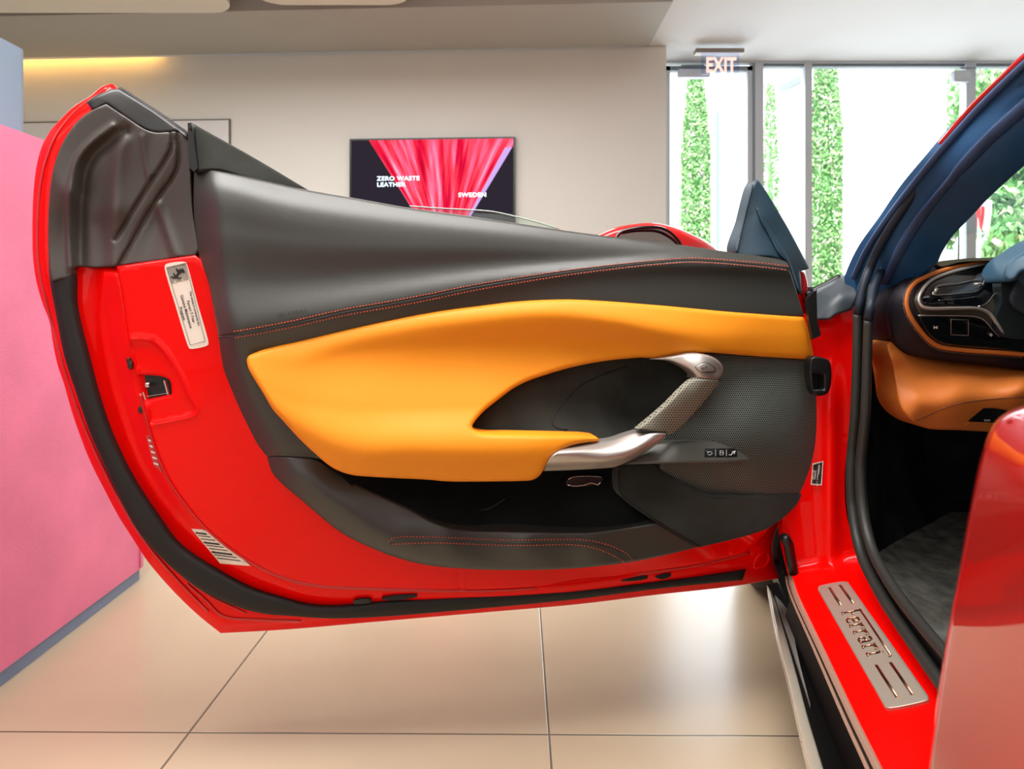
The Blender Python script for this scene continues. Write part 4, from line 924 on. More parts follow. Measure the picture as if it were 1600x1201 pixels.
# the windscreen glass, roof and the far half of the cabin
def cp(t, d, z): return E0 * [1, 1, 0] + CARA * t + CARI * d + np.array([0, 0, z])
def rows_(fn, us, vs): return [[fn(a, b_) for b_ in vs] for a in us]
L01 = lambda k: np.linspace(0, 1, k)
loft('windscreen', rows_(lambda u, v: cp(.03 - .50 * v + .22 * math.sin(math.pi * u) * (1 - .6 * v), .16 + .03 * v + u * (1.40 - .04 * v), .795 + .275 * v), L01(14), L01(6)), glassmat('windscreen_glass', (246, 250, 248), .025), car)
b = MB(); b.tube([(.618, .71, 1.045), (.565, .5, 1.105), (.51, .2, 1.15), (.44, -.1, 1.16), (.35, -.5, 1.12)], [.045, .042, .04, .04, .04], 12, flat=.7, up=(0, 0, 1)); b.build('roof_rail', RED2, car, smooth=True)
loft('roof', rows_(lambda u, v: cp(-.54 - 1.15 * v, .20 + u * 1.40, 1.085 + .075 * math.sin(math.pi * min(1, .12 + .8 * v)) + .02 * math.sin(math.pi * u)), L01(12), L01(12)), RED2, car)
loft('headliner', rows_(lambda u, v: cp(-.54 - 1.15 * v, .20 + u * 1.40, 1.065 + .075 * math.sin(math.pi * min(1, .12 + .8 * v)) + .02 * math.sin(math.pi * u)), L01(8), L01(8)), HAZEBLU, car)
b = MB(); b.tube([cp(-.02, 1.62, .80), cp(-.25, 1.60, .95), cp(-.54, 1.58, 1.08), cp(-1.1, 1.58, 1.15)], .04, 10, flat=.8); b.build('windscreen_pillar', HAZEBLU, car, smooth=True)
loft('dashboard_far_side', [[cp(.30, d, .80), cp(.06, d, .812), cp(-.02, d, .80), cp(-.045, d, .77), cp(-.04, d, .70), cp(.0, d, .655), cp(.06, d, .65)] for d in np.linspace(.43, 1.66, 12)], PLUM, car)
loft('knee_bolster_far_side', [[cp(.03, d, .66), cp(-.02, d, .64), cp(-.045, d, .60), cp(-.02, d, .555), cp(.10, d, .545)] for d in np.linspace(.43, 1.66, 10)], TAN, car)
loft('far_door_lining', [[cp(.4, 1.68, z), cp(-.5, 1.70, z), cp(-1.4, 1.68, z)] for z in (.2, .45, .62, .84)], LEATH, car)
loft('firewall', [[cp(.62, d, z) for z in (.12, .45, .78)] for d in (.12, .9, 1.7)], CARPET, car)
boxo('centre_tunnel', tuple(cp(-.35, .90, .33)), (.24, 1.5, .34), LEATH2, car, bev=.04, R=Matrix.Rotation(-math.radians(12), 3, 'Z'))
boxo('cabin_floor', tuple(cp(-.5, .90, .17)), (1.56, 2.1, .03), CARPET, car, R=Matrix.Rotation(-math.radians(12), 3, 'Z'))
wcn = cp(-.30, .47, .74); wa = CARA * .92 + np.array([0, 0, -.38]); wa /= np.linalg.norm(wa); wq = CARI; wr = np.cross(wq, wa)
b = MB(); b.tube([wcn + .175 * (math.cos(a) * wq + math.sin(a) * wr) for a in np.linspace(0, 2 * math.pi, 36, endpoint=False)], .015, 10, closed=True)
for a in (0, math.pi, math.pi * 1.5): b.tube([wcn, wcn + .172 * (math.cos(a) * wq + math.sin(a) * wr)], .016, 8, flat=.5)
b.tube([wcn - wa * .03, wcn + wa * .20], .045, 16)
b.build('steering_wheel', LEATH2, car, smooth=True)
# rear quarter continuing past the camera
def quarter(u, v):
    y = .22 - 1.7 * u; x = .192 + .213 * (y - .22)
    prof = [(0, .22), (-.015, .30), (-.02, .45), (-.01, .58), (.02, .655), (.08, .685), (.22, .72), (.40, .80)]
    k = v * 7; i = min(6, int(k)); f = k - i; a = prof[i]; c = prof[i + 1]
    return np.array([x + (a[0] * (1 - f) + c[0] * f), y, a[1] * (1 - f) + c[1] * f])
loft('rear_quarter_panel', rows_(quarter, L01(12), L01(22)), RED2, car)

# ---------- rear fender in front of the camera
QF = Frame((-math.cos(math.radians(18)), math.sin(math.radians(18)), 0.0), (0.25, 0.41, 0.5))
qf = arr(1441,1300, 1450,1201, 1462,1110, 1478,1000, 1487,950, 1500,880, 1520,770, 1535,705, 1547,672, 1560,654, 1576,643, 1600,634, 1640,618, 1760,580, 2050,560, 2050,1300)
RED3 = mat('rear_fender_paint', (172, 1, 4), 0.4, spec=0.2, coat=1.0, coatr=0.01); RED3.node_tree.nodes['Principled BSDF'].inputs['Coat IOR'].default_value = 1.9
QO = tps([(1450,1201,.0),(1500,900,.0),(1560,655,-.012),(1600,640,-.016),(1700,600,-.02),(1600,900,.004),(1600,1200,.002),(1800,900,.004),(1580,700,-.001),(1700,680,.0)])
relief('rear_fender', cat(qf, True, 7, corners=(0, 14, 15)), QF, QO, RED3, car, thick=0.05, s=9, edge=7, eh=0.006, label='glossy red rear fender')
je = QF.pts(arr(1441,1300, 1450,1201, 1462,1110, 1478,1000, 1487,950, 1500,880, 1520,770, 1535,705, 1547,672, 1562,656), -.006)
loft('door_jamb', [[p + CARI * k for p in je] for k in (0.004, .06, .16, .32)], RED2, car)
te = QF.pts(arr(1562,656, 1576,645, 1600,636, 1640,620, 1760,584, 2050,562), -.02)
loft('fender_shoulder', [[p + CARI * k + np.array([0, 0, k * .12]) for p in te] for k in (0.0, .04, .10, .20)], RED2, car)
# ---------- front fender, bonnet and wheel beyond the hinge
def grid_surface(name, fn, us, vs, m, **kw):
    rows = [[fn(u_, v_) for v_ in vs] for u_ in us]; return loft(name, rows, m, car, **kw)
wt = float((np.array([.70, 1.83, 0]) - E0) @ CARA); 
def fend(u_, v_):   # u along, v up the flank
    t = .16 + u_ * 1.45; z = .22 + v_ * .55
    dw = t - wt
    if abs(dw) < .40: z = max(z, .335 + math.sqrt(max(0, .40 ** 2 - dw ** 2)) * (1 - v_ * .0) * (1 if z < .335 + math.sqrt(max(0, .40 ** 2 - dw ** 2)) else 0))
    return cp(t, .02 + .03 * v_ + .10 * max(0, u_ - .6), min(z, .79 - .12 * u_))
grid_surface('front_fender', fend, np.linspace(0, 1, 30), np.linspace(0, 1, 14), RED2)
def bonn(u_, v_):
    t = .14 + u_ * 1.5; return cp(t, .05 + v_ * 1.5, .765 + .02 * math.sin(v_ * math.pi) - .16 * u_ ** 1.5)
grid_surface('bonnet', bonn, np.linspace(0, 1, 14), np.linspace(0, 1, 14), RED2)
def lathe(prof, c, axis, n=48):
    a = np.array(axis, float); a /= np.linalg.norm(a); q = np.cross(a, (0, 0, 1)); q /= np.linalg.norm(q); r2 = np.cross(q, a)
    V = []; Fc = []
    for (r, x) in prof:
        for j in range(n):
            t = 2 * math.pi * j / n; V.append(np.array(c) + a * x + r * (math.cos(t) * q + math.sin(t) * r2))
    for i in range(len(prof) - 1):
        for j in range(n): Fc.append((i * n + j, i * n + (j + 1) % n, (i + 1) * n + (j + 1) % n, (i + 1) * n + j))
    return V, Fc
wc = (.735, 1.80, .335)
b = MB(); b.add(*lathe([(.23, -.11), (.30, -.122), (.325, -.11), (.335, -.08), (.335, -.03), (.328, -.028), (.328, -.02), (.335, -.018), (.335, .018), (.328, .02), (.328, .028), (.335, .03), (.335, .08), (.325, .11), (.30, .122), (.23, .11)], wc, CARI))
wh = b.build('tyre', mat('tyre_rubber', (20, 20, 20), 0.7), car, smooth=True)
b = MB(); b.add(*lathe([(.232, -.11), (.222, -.10), (.215, -.06), (.21, .09)], wc, CARI))
for k in range(5):
    t = 2 * math.pi * k / 5; q = np.cross(CARI, (0, 0, 1)); e = math.cos(t) * q + math.sin(t) * np.array([0, 0, 1])
    b.tube([np.array(wc) - CARI * .08 + e * .03, np.array(wc) - CARI * .095 + e * .13, np.array(wc) - CARI * .085 + e * .222], [.028, .018, .022], 8, up=tuple(-CARI))
b.build('wheel_rim', mat('wheel_silver', (150, 150, 152), 0.3, metal=1.0), car, smooth=True)

# ============================================================ THE ROOM
FLOORM = mat('beige_floor_tile', (180, 163, 136), 0.24, spec=0.5, noise=0.04, nscale=3)
def tile_nodes(m, x0, y0, sz, ang, szy=0.80):
    n = m.node_tree; b = n.nodes['Principled BSDF']
    src = b.inputs['Base Color'].links[0].from_socket
    tc = n.nodes.new('ShaderNodeTexCoord'); mp = n.nodes.new('ShaderNodeMapping'); mp.vector_type = 'TEXTURE'
    mp.inputs['Location'].default_value = (x0, y0, 0); mp.inputs['Rotation'].default_value = (0, 0, ang)
    n.links.new(tc.outputs['Object'], mp.inputs[0]); sx = n.nodes.new('ShaderNodeSeparateXYZ'); n.links.new(mp.outputs[0], sx.inputs[0])
    def M(op, a, bb=None):
        k = n.nodes.new('ShaderNodeMath'); k.operation = op
        for i, v in enumerate((a, bb)):
            if v is None: continue
            if isinstance(v, (int, float)): k.inputs[i].default_value = v
            else: n.links.new(v, k.inputs[i])
        return k.outputs[0]
    def dist(o, q):
        f = M('FRACT', M('ADD', M('DIVIDE', o, q), 50.5)); return M('MULTIPLY', M('ABSOLUTE', M('SUBTRACT', f, 0.5)), q)
    d = M('MINIMUM', dist(sx.outputs['X'], sz), dist(sx.outputs['Y'], szy))
    g = M('LESS_THAN', d, 0.0016)
    mx = n.nodes.new('ShaderNodeMix'); mx.data_type = 'RGBA'
    n.links.new(g, mx.inputs['Factor']); n.links.new(src, mx.inputs['A']); mx.inputs['B'].default_value = lin((92, 84, 70)) + (1,)
    n.links.new(mx.outputs['Result'], b.inputs['Base Color'])
    bp = n.nodes.new('ShaderNodeBump'); bp.inputs['Distance'].default_value = 0.002; bp.invert = True; bp.inputs['Strength'].default_value = .6
    mr = n.nodes.new('ShaderNodeMapRange'); mr.inputs[1].default_value = 0.0016; mr.inputs[2].default_value = 0.003; mr.inputs[3].default_value = 1; mr.inputs[4].default_value = 0
    n.links.new(d, mr.inputs[0]); n.links.new(mr.outputs[0], bp.inputs['Height']); n.links.new(bp.outputs[0], b.inputs['Normal'])
tx = (858 - 800) / F * (HC * F / (1148 - HY)); ty = HC * F / (1147.3 - HY)
tile_nodes(FLOORM, tx, ty, 0.62, math.radians(-0.5))
def struct(name, c, sz, m, **kw): return boxo(name, c, sz, m, kind='structure', **kw)
fo = struct('floor', (1.0, 0.2, -0.05), (11.0, 10.6, 0.1), FLOORM)
me = fo.data
for v in me.vertices: v.co += Vector((fo.location.x, fo.location.y, fo.location.z))
fo.location = (0, 0, 0)
WALL = mat('warm_white_wall', (226, 225, 220), 0.8, spec=0.2)
CEIL = mat('ceiling_white', (214, 214, 214), 0.85, spec=0.2)
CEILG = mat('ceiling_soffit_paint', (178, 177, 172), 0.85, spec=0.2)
WF = Frame((-0.057, -1, 0), (0, 5.0, 0))
def wallY(x): return 5.0 - .057 * x
# back wall (slightly turned) as a slab
def slab(name, x0, x1, z0, z1, y0, k, th, m, **kw):
    V = [(x, y0 + k * x + dy, z) for x in (x0, x1) for dy in (0, th) for z in (z0, z1)]
    Fc = [(0, 4, 5, 1), (2, 3, 7, 6), (0, 1, 3, 2), (4, 6, 7, 5), (1, 5, 7, 3), (0, 2, 6, 4)]
    return mkobj(name, V, Fc, m, smooth=False, **kw)
slab('wall_back', -4.5, 1.115, 0, 2.595, 5.0, -.057, .35, WALL, kind='structure')
slab('wall_left', -4.6, -4.5, 0, 2.8, 0.2, 0, 5.4, WALL, kind='structure')
slab('wall_left_rear', -4.6, -4.5, 0, 2.8, -5.0, 0, 5.2, WALL, kind='structure')
slab('wall_rear', -4.6, 6.5, 0, 2.8, -5.1, 0, .1, WALL, kind='structure')
slab('wall_right', 6.4, 6.5, 0, 2.8, -5.1, 0, 10.4, WALL, kind='structure')
# ceiling: lower soffit strip by the wall and higher field nearer
slab('ceiling', -4.6, 6.5, 2.75, 2.85, -5.1, 0, 9.5, CEIL, kind='structure')
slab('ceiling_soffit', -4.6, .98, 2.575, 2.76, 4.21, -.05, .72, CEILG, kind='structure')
slab('ceiling_soffit_window', .98, 6.5, 2.60, 2.76, 4.21, -.03, 1.2, CEIL, kind='structure')
slab('ceiling_cove', -4.6, .98, 2.66, 2.80, 4.85, -.05, .5, CEIL, kind='structure')
cv = boxo('cove_light', (-3.35, 5.10, 2.625), (1.4, 0.02, 0.02), mat('warm_cove_light', (255, 200, 110), 0.5, emit=(255, 190, 90), estr=14), label='warm strip light glowing in the slot above the back wall', cat='light', R=Matrix.Rotation(-.057, 3, 'Z'))
# hanging ceiling panels with rounded corners
def rpanel(name, x0, x1, y0, y1, z, r, label):
    pts = []
    for cx_, cy_, a0 in ((x1 - r, y1 - r, 0), (x0 + r, y1 - r, 90), (x0 + r, y0 + r, 180), (x1 - r, y0 + r, 270)):
        for k in range(9):
            a = math.radians(a0 + k * 11.25); pts.append((cx_ + r * math.cos(a), cy_ + r * math.sin(a) - .05 * cx_ * 0))
    n = len(pts); V = [(x, y, z) for x, y in pts] + [(x, y, z + .05) for x, y in pts]
    Fc = [tuple(range(n))[::-1], tuple(range(n, 2 * n))] + [(i, (i + 1) % n, n + (i + 1) % n, n + i) for i in range(n)]
    return mkobj(name, V, Fc, mat('ceiling_panel_white', (226, 222, 212), 0.8), smooth=False, label=label, cat='ceiling panel', group='hanging ceiling panels')
rpanel('ceiling_panel', -4.4, -1.70, 1.6, 4.24, 2.54, .16, 'white hanging ceiling panel with rounded corner at upper left')
rpanel('ceiling_panel', -1.52, -.60, 1.6, 4.14, 2.545, .16, 'smaller white hanging ceiling panel right of the rounded gap')

# ---------- glass wall
FRM = mat('anodised_frame', (196, 202, 210), 0.4)
FRD = mat('dark_frame', (126, 136, 144), 0.45)
WY = 5.25
def wx(px, y=WY): return (px - 800) / F * y
def wz(py, y=WY): return HC + (HY - py) / F * y
def bar(name, pxa, pxb, pya, pyb, m, y=WY, d=.06, **kw):
    return boxo(name, ((wx(pxa, y) + wx(pxb, y)) / 2, y + d / 2, (wz(pya, y) + wz(pyb, y)) / 2), (abs(wx(pxb, y) - wx(pxa, y)), d, abs(wz(pya, y) - wz(pyb, y))), m, **kw)
FL = 473 + HC * F / WY
bar('window_1_head', 1038, 2000, 93, 98, FRM, kind='structure')
bar('window_1_head_lower', 1176, 2000, 99, 103.5, FRD, y=5.27, kind='structure')
d1o = boxo('door_1', (wx(1110), WY + .03, .03), (wx(1176) - wx(1044), .05, .06), FRM, kind='structure', bev=.004)
WO['d1'] = WO[d1o.name]
for (a, b_, c, d, mm) in ((1041, 1047, 103, FL - 12, FRM), (1168, 1176, 103, FL - 12, FRM), (1041, 1176, 103, 110, FRD)):
    bar('door_stile', a, b_, c, d, mm, y=WY + .005, parent=d1o)
for (a, b_, mm, dd) in ((1176, 1180, FRD, .09), (1180, 1193, FRM, .06), (1258, 1269, FRM, .08), (1510, 1525, FRM, .08), (1790, 1806, FRM, .08)):
    bar('window_mullion', a, b_, 98, FL, mm, d=dd, kind='structure')
for i, (a, b_) in enumerate(((1047, 1168), (1193, 1258), (1269, 1510), (1525, 1790))):
    bar('window_%d' % (i + 1), a, b_, 104, FL - 4, GLASS, y=WY + .03, d=.008, kind='structure')
bar('window_1_sill', 1176, 2000, FL - 6, FL, FRM, kind='structure')
# door closers
def closer(px0, px1, py0, py1, label, arm):
    c = ((wx(px0) + wx(px1)) / 2, WY - .03, (wz(py0) + wz(py1)) / 2)
    o = boxo('door_closer', c, (wx(px1) - wx(px0), .06, wz(py0) - wz(py1)), FRM, label=label, cat='door closer', bev=.012)
    b = MB(); b.tube([(wx(arm[0]), WY - .05, wz(arm[1])), (wx(arm[2]), WY - .03, wz(arm[3]))], .006, 8); b.build('closer_arm', FRD, o, smooth=True)
    return o
closer(1057, 1107, 111, 124, 'silver door closer box at the top of the glass exit door', (1062, 106, 1098, 104))
closer(1484, 1510, 113, 131, 'silver door closer on the far right window post', (1495, 110, 1520, 108))
# exit sign
ex = empty('exit_sign', (wx(1126, 4.9), 4.9, wz(75, 4.9)), 'clear edge-lit EXIT sign hanging from the ceiling before the windows', 'exit sign')
bar('sign_housing', 1088, 1163, 75, 82, mat('exit_housing', (150, 140, 132), 0.5, metal=.3), y=4.88, d=.07, parent=ex)
bar('sign_panel', 1096, 1155, 82, 116, glassmat('acrylic', (232, 238, 250), .1), y=4.92, d=.01, parent=ex)
EXM = mat('exit_letters', (240, 205, 195), 0.4, emit=(255, 214, 200), estr=.75)
text('sign_text', 'EXIT', EXM, ex, (wx(1103, 4.9), 4.905, wz(112, 4.9)), (1, 0, 0), (0, 0, 1), .150, .003, .004, xs=.70, sp=1.02)
# the thin glass partition edge outdoors and hinge pin
# ---------- television
tvp = WF
tvc = lambda px, py, o=.05: WF.pts([(px, py)], o)[0]
tvr = empty('television', tuple(tvc(676, 360)), 'black framed wall television showing a pink leather film above the car door', 'television')
def wquad(name, px0, py0, px1, py1, off, m, parent, th=.01, z1=None, **kw):
    a = WF.pts([(px0, py0)], off)[0]; c = WF.pts([(px1, py0)], off)[0]; h = a[2] - WF.pts([(px0, py1)], off)[0][2]
    n = WF.n; V = [a, c, c - (0, 0, h), a - (0, 0, h)]; V = [np.array([v[0], v[1], (a[2] if i < 2 else a[2] - h)]) for i, v in enumerate(V)]
    V = V + [v - n * th for v in V]
    return mkobj(name, V, [(3, 2, 1, 0), (4, 5, 6, 7), (0, 1, 5, 4), (1, 2, 6, 5), (2, 3, 7, 6), (3, 0, 4, 7)], m, parent, smooth=False, **kw)
wquad('television_frame', 546, 217, 805, 362, .045, mat('tv_black', (10, 8, 14), .3), tvr, .045)
SCR = bpy.data.materials.new('screen_picture'); SCR.use_nodes = True
def screen_nodes(m):
    n = m.node_tree; n.nodes.clear(); L = n.links.new
    out = n.nodes.new('ShaderNodeOutputMaterial'); em = n.nodes.new('ShaderNodeEmission'); L(em.outputs[0], out.inputs[0])
    tc = n.nodes.new('ShaderNodeTexCoord'); sx = n.nodes.new('ShaderNodeSeparateXYZ'); L(tc.outputs['UV'], sx.inputs[0])
    def M(op, *a):
        k = n.nodes.new('ShaderNodeMath'); k.operation = op
        for i, v in enumerate(a):
            if isinstance(v, (int, float)): k.inputs[i].default_value = v
            else: L(v, k.inputs[i])
        return k.outputs[0]
    u, v = sx.outputs[0], sx.outputs[1]
    s = M('DIVIDE', M('SUBTRACT', u, .578), M('ADD', v, .338))
    cb = n.nodes.new('ShaderNodeCombineXYZ'); L(M('MULTIPLY', s, 16), cb.inputs[0]); L(M('MULTIPLY', v, .7), cb.inputs[1])
    nz = n.nodes.new('ShaderNodeTexNoise'); nz.inputs['Scale'].default_value = 1.3; nz.inputs['Detail'].default_value = 3; L(cb.outputs[0], nz.inputs['Vector'])
    r = n.nodes.new('ShaderNodeValToRGB'); e = r.color_ramp.elements
    e[0].position = .30; e[0].color = lin((150, 10, 35)) + (1,); e[1].position = .72; e[1].color = lin((255, 200, 225)) + (1,)
    for p, c in ((.42, (225, 15, 60)), (.5, (250, 60, 80)), (.6, (250, 110, 150))):
        q = e.new(p); q.color = lin(c) + (1,)
    L(nz.outputs['Fac'], r.inputs[0])
    lt = M('MULTIPLY', M('GREATER_THAN', s, -.35), M('LESS_THAN', s, .335))
    mx = n.nodes.new('ShaderNodeMix'); mx.data_type = 'RGBA'; L(lt, mx.inputs['Factor']); mx.inputs['A'].default_value = lin((44, 38, 48)) + (1,); L(r.outputs[0], mx.inputs['B'])
    st_ = M('MULTIPLY', M('MULTIPLY', M('GREATER_THAN', s, .30), M('LESS_THAN', s, .335)), M('LESS_THAN', v, .90))
    m2 = n.nodes.new('ShaderNodeMix'); m2.data_type = 'RGBA'; L(st_, m2.inputs['Factor']); L(mx.outputs['Result'], m2.inputs['A']); m2.inputs['B'].default_value = lin((205, 170, 235)) + (1,)
    L(m2.outputs['Result'], em.inputs[0]); em.inputs[1].default_value = 1.0
screen_nodes(SCR)
so_ = wquad('screen', 549, 219.5, 802, 359.5, .048, SCR, tvr, .002)
uvl = so_.data.uv_layers.new(name='uv'); fuv = [(0, 0), (1, 0), (1, 1), (0, 1)]
for li, lp in enumerate(so_.data.loops):
    k = lp.vertex_index % 4; uvl.data[li].uv = [(0, 1), (1, 1), (1, 0), (0, 0)][k]
TXM = mat('screen_text', (220, 245, 255), .5, emit=(215, 243, 255), estr=1.1)
wd_ = tuple(WF.pts([(700, 300)], 0)[0] - WF.pts([(600, 300)], 0)[0])
for s_, x, y in (('ZERO WASTE', 589, 282), ('LEATHER', 589, 291.5), ('SWEDEN', 716, 307.5)):
    text('screen_text', s_, TXM, tvr, tvc(x, y, .0515), (wd_[0], wd_[1], 0), (0, 0, 1), .043, .0008, .0009, xs=1.14, sp=1.07)
tvr_b = wquad('television_soundbar', 740, 334, 805, 352, .055, mat('tv_lower_bezel', (22, 30, 34), .4), tvr, .02)
# ---------- framed board on the wall
fb = empty('framed_board', tuple(tvc(200, 420, .02)), 'thin dark framed white board on the wall behind the raised door corner', 'wall board')
wquad('board_frame', -60, 192, 359, 430, .02, mat('board_frame', (104, 98, 96), .4), fb, .02)
wquad('board_face', -58, 194, 357, 428, .022, mat('board_white', (222, 222, 224), .5), fb, .004)

# ---------- pink display and blue column at left
PINK = mat('pink_leather', (228, 122, 156), 0.55, bump=1.0, bscale=260, spec=0.35, noise=0.10, nscale=5)
PLIN = mat('blue_grey_plinth', (112, 130, 158), 0.4)
COLB = mat('pale_blue_lacquer', (128, 150, 168), 0.25)
def rbox(name, x0, x1, y0, y1, z0, z1, r, m, parent=None, kx=0.0, rt=0.0, **kw):
    pts = []
    for cx_, cy_, a0 in ((x1 - r, y1 - r, 0), (x0 + r, y1 - r, 90), (x0 + r, y0 + r, 180), (x1 - r, y0 + r, 270)):
        for k in range(9):
            a = math.radians(a0 + k * 11.25); pts.append((cx_ + r * math.cos(a) + kx * (cy_ - y0), cy_ + r * math.sin(a)))
    n = len(pts); V = [(x, y, z0) for x, y in pts] + [(x, y, z1) for x, y in pts]
    Fc = [tuple(range(n))[::-1], tuple(range(n, 2 * n))] + [(i, (i + 1) % n, n + (i + 1) % n, n + i) for i in range(n)]
    return mkobj(name, V, Fc, m, parent, smooth=True, auto=30, **kw)
pd = empty('display_counter', (-1.15, 1.3, 0), 'tall pink leather clad display counter on a blue-grey base left of the door', 'display counter')
rbox('counter_body', -1.21, -.965, .55, 1.86, .032, 1.082, .035, PINK, pd, kx=-.02)
rbox('counter_base', -1.20, -.972, .56, 1.85, 0, .032, .03, PLIN, pd, kx=-.02)
bseam = boxo('panel_seam', (-.989, 1.815, .557), (.003, .003, 1.045), mat('pink_seam', (190, 80, 120), .6), pd)
boxo('snap_button', (-.978, 1.475, .93), (.006, .012, .012), mat('snap_dark', (60, 40, 90), .4), pd, bev=.002)
bc = empty('display_column', (-1.6, 1.4, 0), 'pale blue lacquered column standing behind the pink counter', 'column')
rbox('column_body', -2.1, -1.312, .9, 1.86, 0, 1.42, .04, COLB, bc)
rbox('column_inset', -1.33, -1.309, 1.0, 1.70, .5, 1.32, .006, mat('column_inset_blue', (120, 146, 164), .3), bc)

# ============================================================ OUTSIDE
GR = mat('outdoor_paving', (205, 200, 192), 0.9)
struct('trim_ground_outside', (4, 14.6, -.06), (40, 18.5, .1), GR)
BW = mat('white_plaster', (240, 240, 238), 0.9)
bl = empty('neighbour_building', (4.5, 11, 0), 'sunlit white plaster building filling the view through the windows', 'building')
boxo('building_wall', (2.9, 11.2, 3.5), (8.2, .4, 7.0), BW, bl)
b = MB(); 
for px in (1123.5,): b.box((wx(px, 10.9), 10.98, 1.5), (.035, .06, 4.6))
b.build('building_joint', mat('downpipe_grey', (120, 150, 165), .5), bl)
b = MB(); b.tube([(wx(1222, 8), 8, wz(139, 8)), (wx(1262, 7), 7, wz(118, 7))], .05, 4); b.build('building_canopy', mat('canopy_grey', (170, 178, 182), .8), bl)
LEAFC = [(158, 205, 135), (120, 180, 110), (190, 220, 165), (226, 205, 205)]  # leaf tones paled toward beige to imitate overexposed daylight
LEAFM = [mat('leaf_%s' % n_, c, .8, spec=.2) for n_, c in zip(('green', 'deep', 'light', 'washed'), LEAFC)]
BARK = mat('bark', (96, 80, 66), .9)
def foliage(fn, n, size):
    """many small leaf sprays: fn(i) gives centre"""
    V = []; Fc = []; M_ = []
    for i in range(n):
        c = fn(i); a, e = rng.rand() * 6.28, rng.rand() * 1.2 - .3; s_ = size * (.6 + .8 * rng.rand())
        d = np.array([math.cos(a) * math.cos(e), math.sin(a) * math.cos(e), math.sin(e) + .5]); d /= np.linalg.norm(d)
        q = np.cross(d, rng.randn(3)); q /= np.linalg.norm(q); k = len(V)
        V += [c - d * s_, c + q * s_ * .45, c + d * s_, c - q * s_ * .45]; Fc.append((k, k + 1, k + 2, k + 3)); M_.append(rng.choice(4, p=[.4, .3, .2, .1]))
    return V, Fc, M_
def cypress(x, y, h, r, label, n=13000):
    t = empty('cypress_tree', (x, y, 0), label, 'tree', 'cypress trees outside the windows')
    def fn(i):
        z = h * rng.rand() ** .9; rr = r * min(1, (1 - z / h) * 2.0 + .42) * min(1, .5 + z / h * 3) * math.sqrt(rng.rand() * .5 + .5); a = rng.rand() * 6.28
        return np.array([x + rr * math.cos(a), y + rr * math.sin(a), .15 + z])
    V, Fc, M_ = foliage(fn, n, .025)
    mkobj('foliage', V, Fc, LEAFM[0], t, smooth=False, mats=LEAFM[1:], fm=M_)
    b = MB(); b.tube([(x, y, 0), (x, y, h * .9)], [r * .75, r * .1], 12); b.build('inner_foliage', LEAFM[1], t, smooth=True)
    b = MB(); b.tube([(x, y, 0), (x, y, .5)], .06, 8); b.build('trunk', BARK, t, smooth=True)
cypress(wx(1087, 8), 8, wz(118, 8), .17, 'slender cypress seen through the glass exit door')
cypress(wx(1290, 7.4), 7.4, wz(90, 7.4) + .1, .17, 'cypress just right of the second window post')
cypress(wx(1204, 8.6), 8.6, wz(150, 8.6), .10, 'thin cypress added for a faint tree reflection between the two window posts', 2500)  # added tree, stands in for a faint reflection in the glass
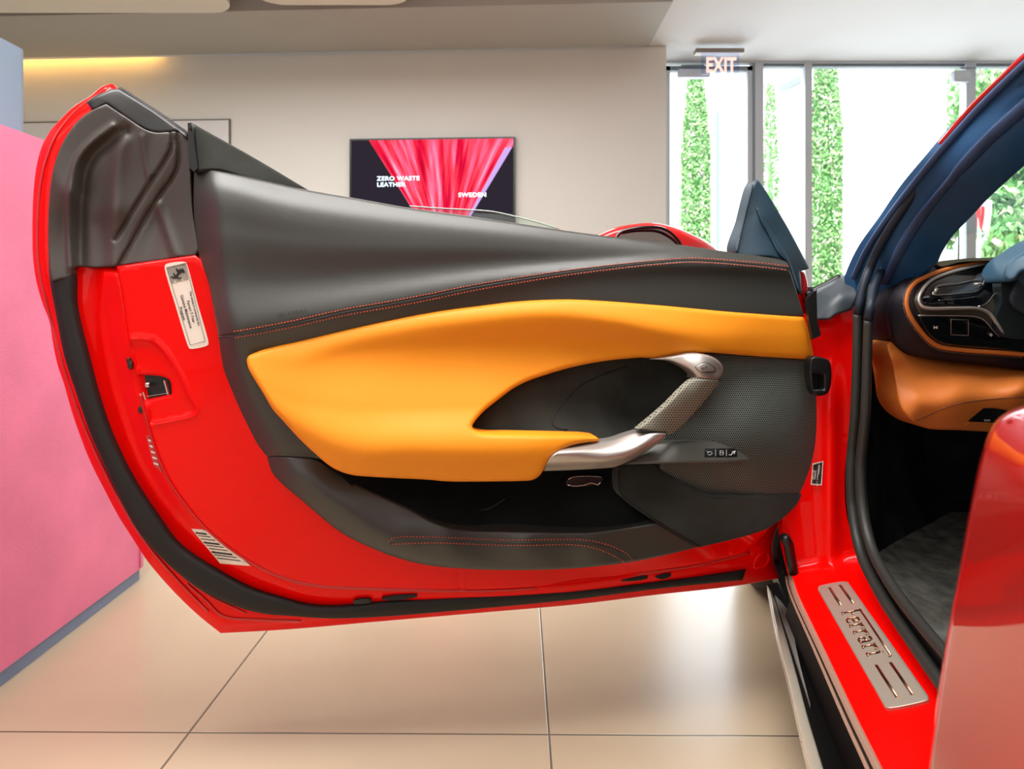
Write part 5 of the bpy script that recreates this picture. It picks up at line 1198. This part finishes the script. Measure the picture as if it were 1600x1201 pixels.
def tree(name, x, y, h, r, label, n=5200, trunk=.09):
    t = empty(name, (x, y, 0), label, 'tree', 'trees beyond the windscreen')
    cs = [np.array([x + rng.randn() * r * .5, y + rng.randn() * r * .4, h * (.45 + .5 * rng.rand())]) for _ in range(9)]
    def fn(i):
        c = cs[i % 9]; v = rng.randn(3); v /= np.linalg.norm(v); return c + v * r * .45 * rng.rand() ** .4
    V, Fc, M_ = foliage(fn, n, .11); mkobj('foliage', V, Fc, LEAFM[0], t, smooth=False, mats=LEAFM[1:], fm=M_)
    b = MB(); b.tube([(x, y, 0), (x + .05, y, h * .5), (x, y, h * .85)], [trunk, trunk * .8, trunk * .3], 8)
    for c in cs[:5]: b.tube([(x + .03, y, h * .4), tuple((np.array([x, y, h * .6]) + c) / 2), tuple(c)], [trunk * .5, trunk * .3, .01], 6)
    b.build('trunk', BARK, t, smooth=True)
tree('leafy_tree', wx(1590, 12), 12, 4.6, 1.1, 'tall leafy tree right of the flag beyond the windscreen')
tree('leafy_tree', wx(1500, 17), 17, 6.2, 1.4, 'broad tree left of the flag showing beside the window post', 3600)
tree('leafy_tree', wx(1555, 19.5), 19.5, 7.5, 2.0, 'distant tree directly behind the flag pole', 6000)
tree('leafy_tree', wx(1700, 14.5), 14.5, 5.6, 1.5, 'darker tree at the far right edge beyond the windscreen')
def bush(x, y, h, r, label):
    def fn(i):
        v = rng.randn(3); v /= np.linalg.norm(v); v[2] = abs(v[2]); return np.array([x, y, 0]) + v * np.array([r, r, h]) * (.8 + .25 * rng.rand())
    V, Fc, M_ = foliage(fn, 2600, .10); mkobj('bush', V, Fc, LEAFM[0], None, smooth=False, mats=LEAFM[1:], fm=M_, label=label, cat='bush', group='bushes outside')
bush(7.7, 13.6, 2.4, .9, 'round bush low behind the window post'); bush(7.15, 9.6, 2.0, .6, 'light green bush below the trees at right'); bush(8.9, 10.2, 2.0, .75, 'tall bush at the right edge')
fp = empty('flag', (wx(1530, 9), 9, 0), 'drooping red and white flag on a pale pole outside', 'flag')
b = MB(); b.tube([(wx(1530, 9), 9, 0), (wx(1530, 9), 9, 3.2)], .022, 10); b.build('flag_pole', mat('pole_white', (225, 228, 228), .4), fp, smooth=True)
def flagf(x0, x1, z0, z1, m):
    us = np.linspace(0, 1, 14); vs = np.linspace(0, 1, 10)
    rows = [[(x0 + (x1 - x0) * u_, 9 + .05 * math.sin(u_ * 9 + v_ * 2), z0 + (z1 - z0) * v_ - .12 * u_) for v_ in vs] for u_ in us]
    return loft('flag_cloth', rows, m, fp)
fx = wx(1532, 9)
flagf(fx, fx + .12, wz(355, 9), wz(300, 9), mat('flag_white', (238, 225, 222), .8)); flagf(fx - .06, fx + .02, wz(350, 9), wz(310, 9), mat('flag_red', (205, 60, 60), .8))
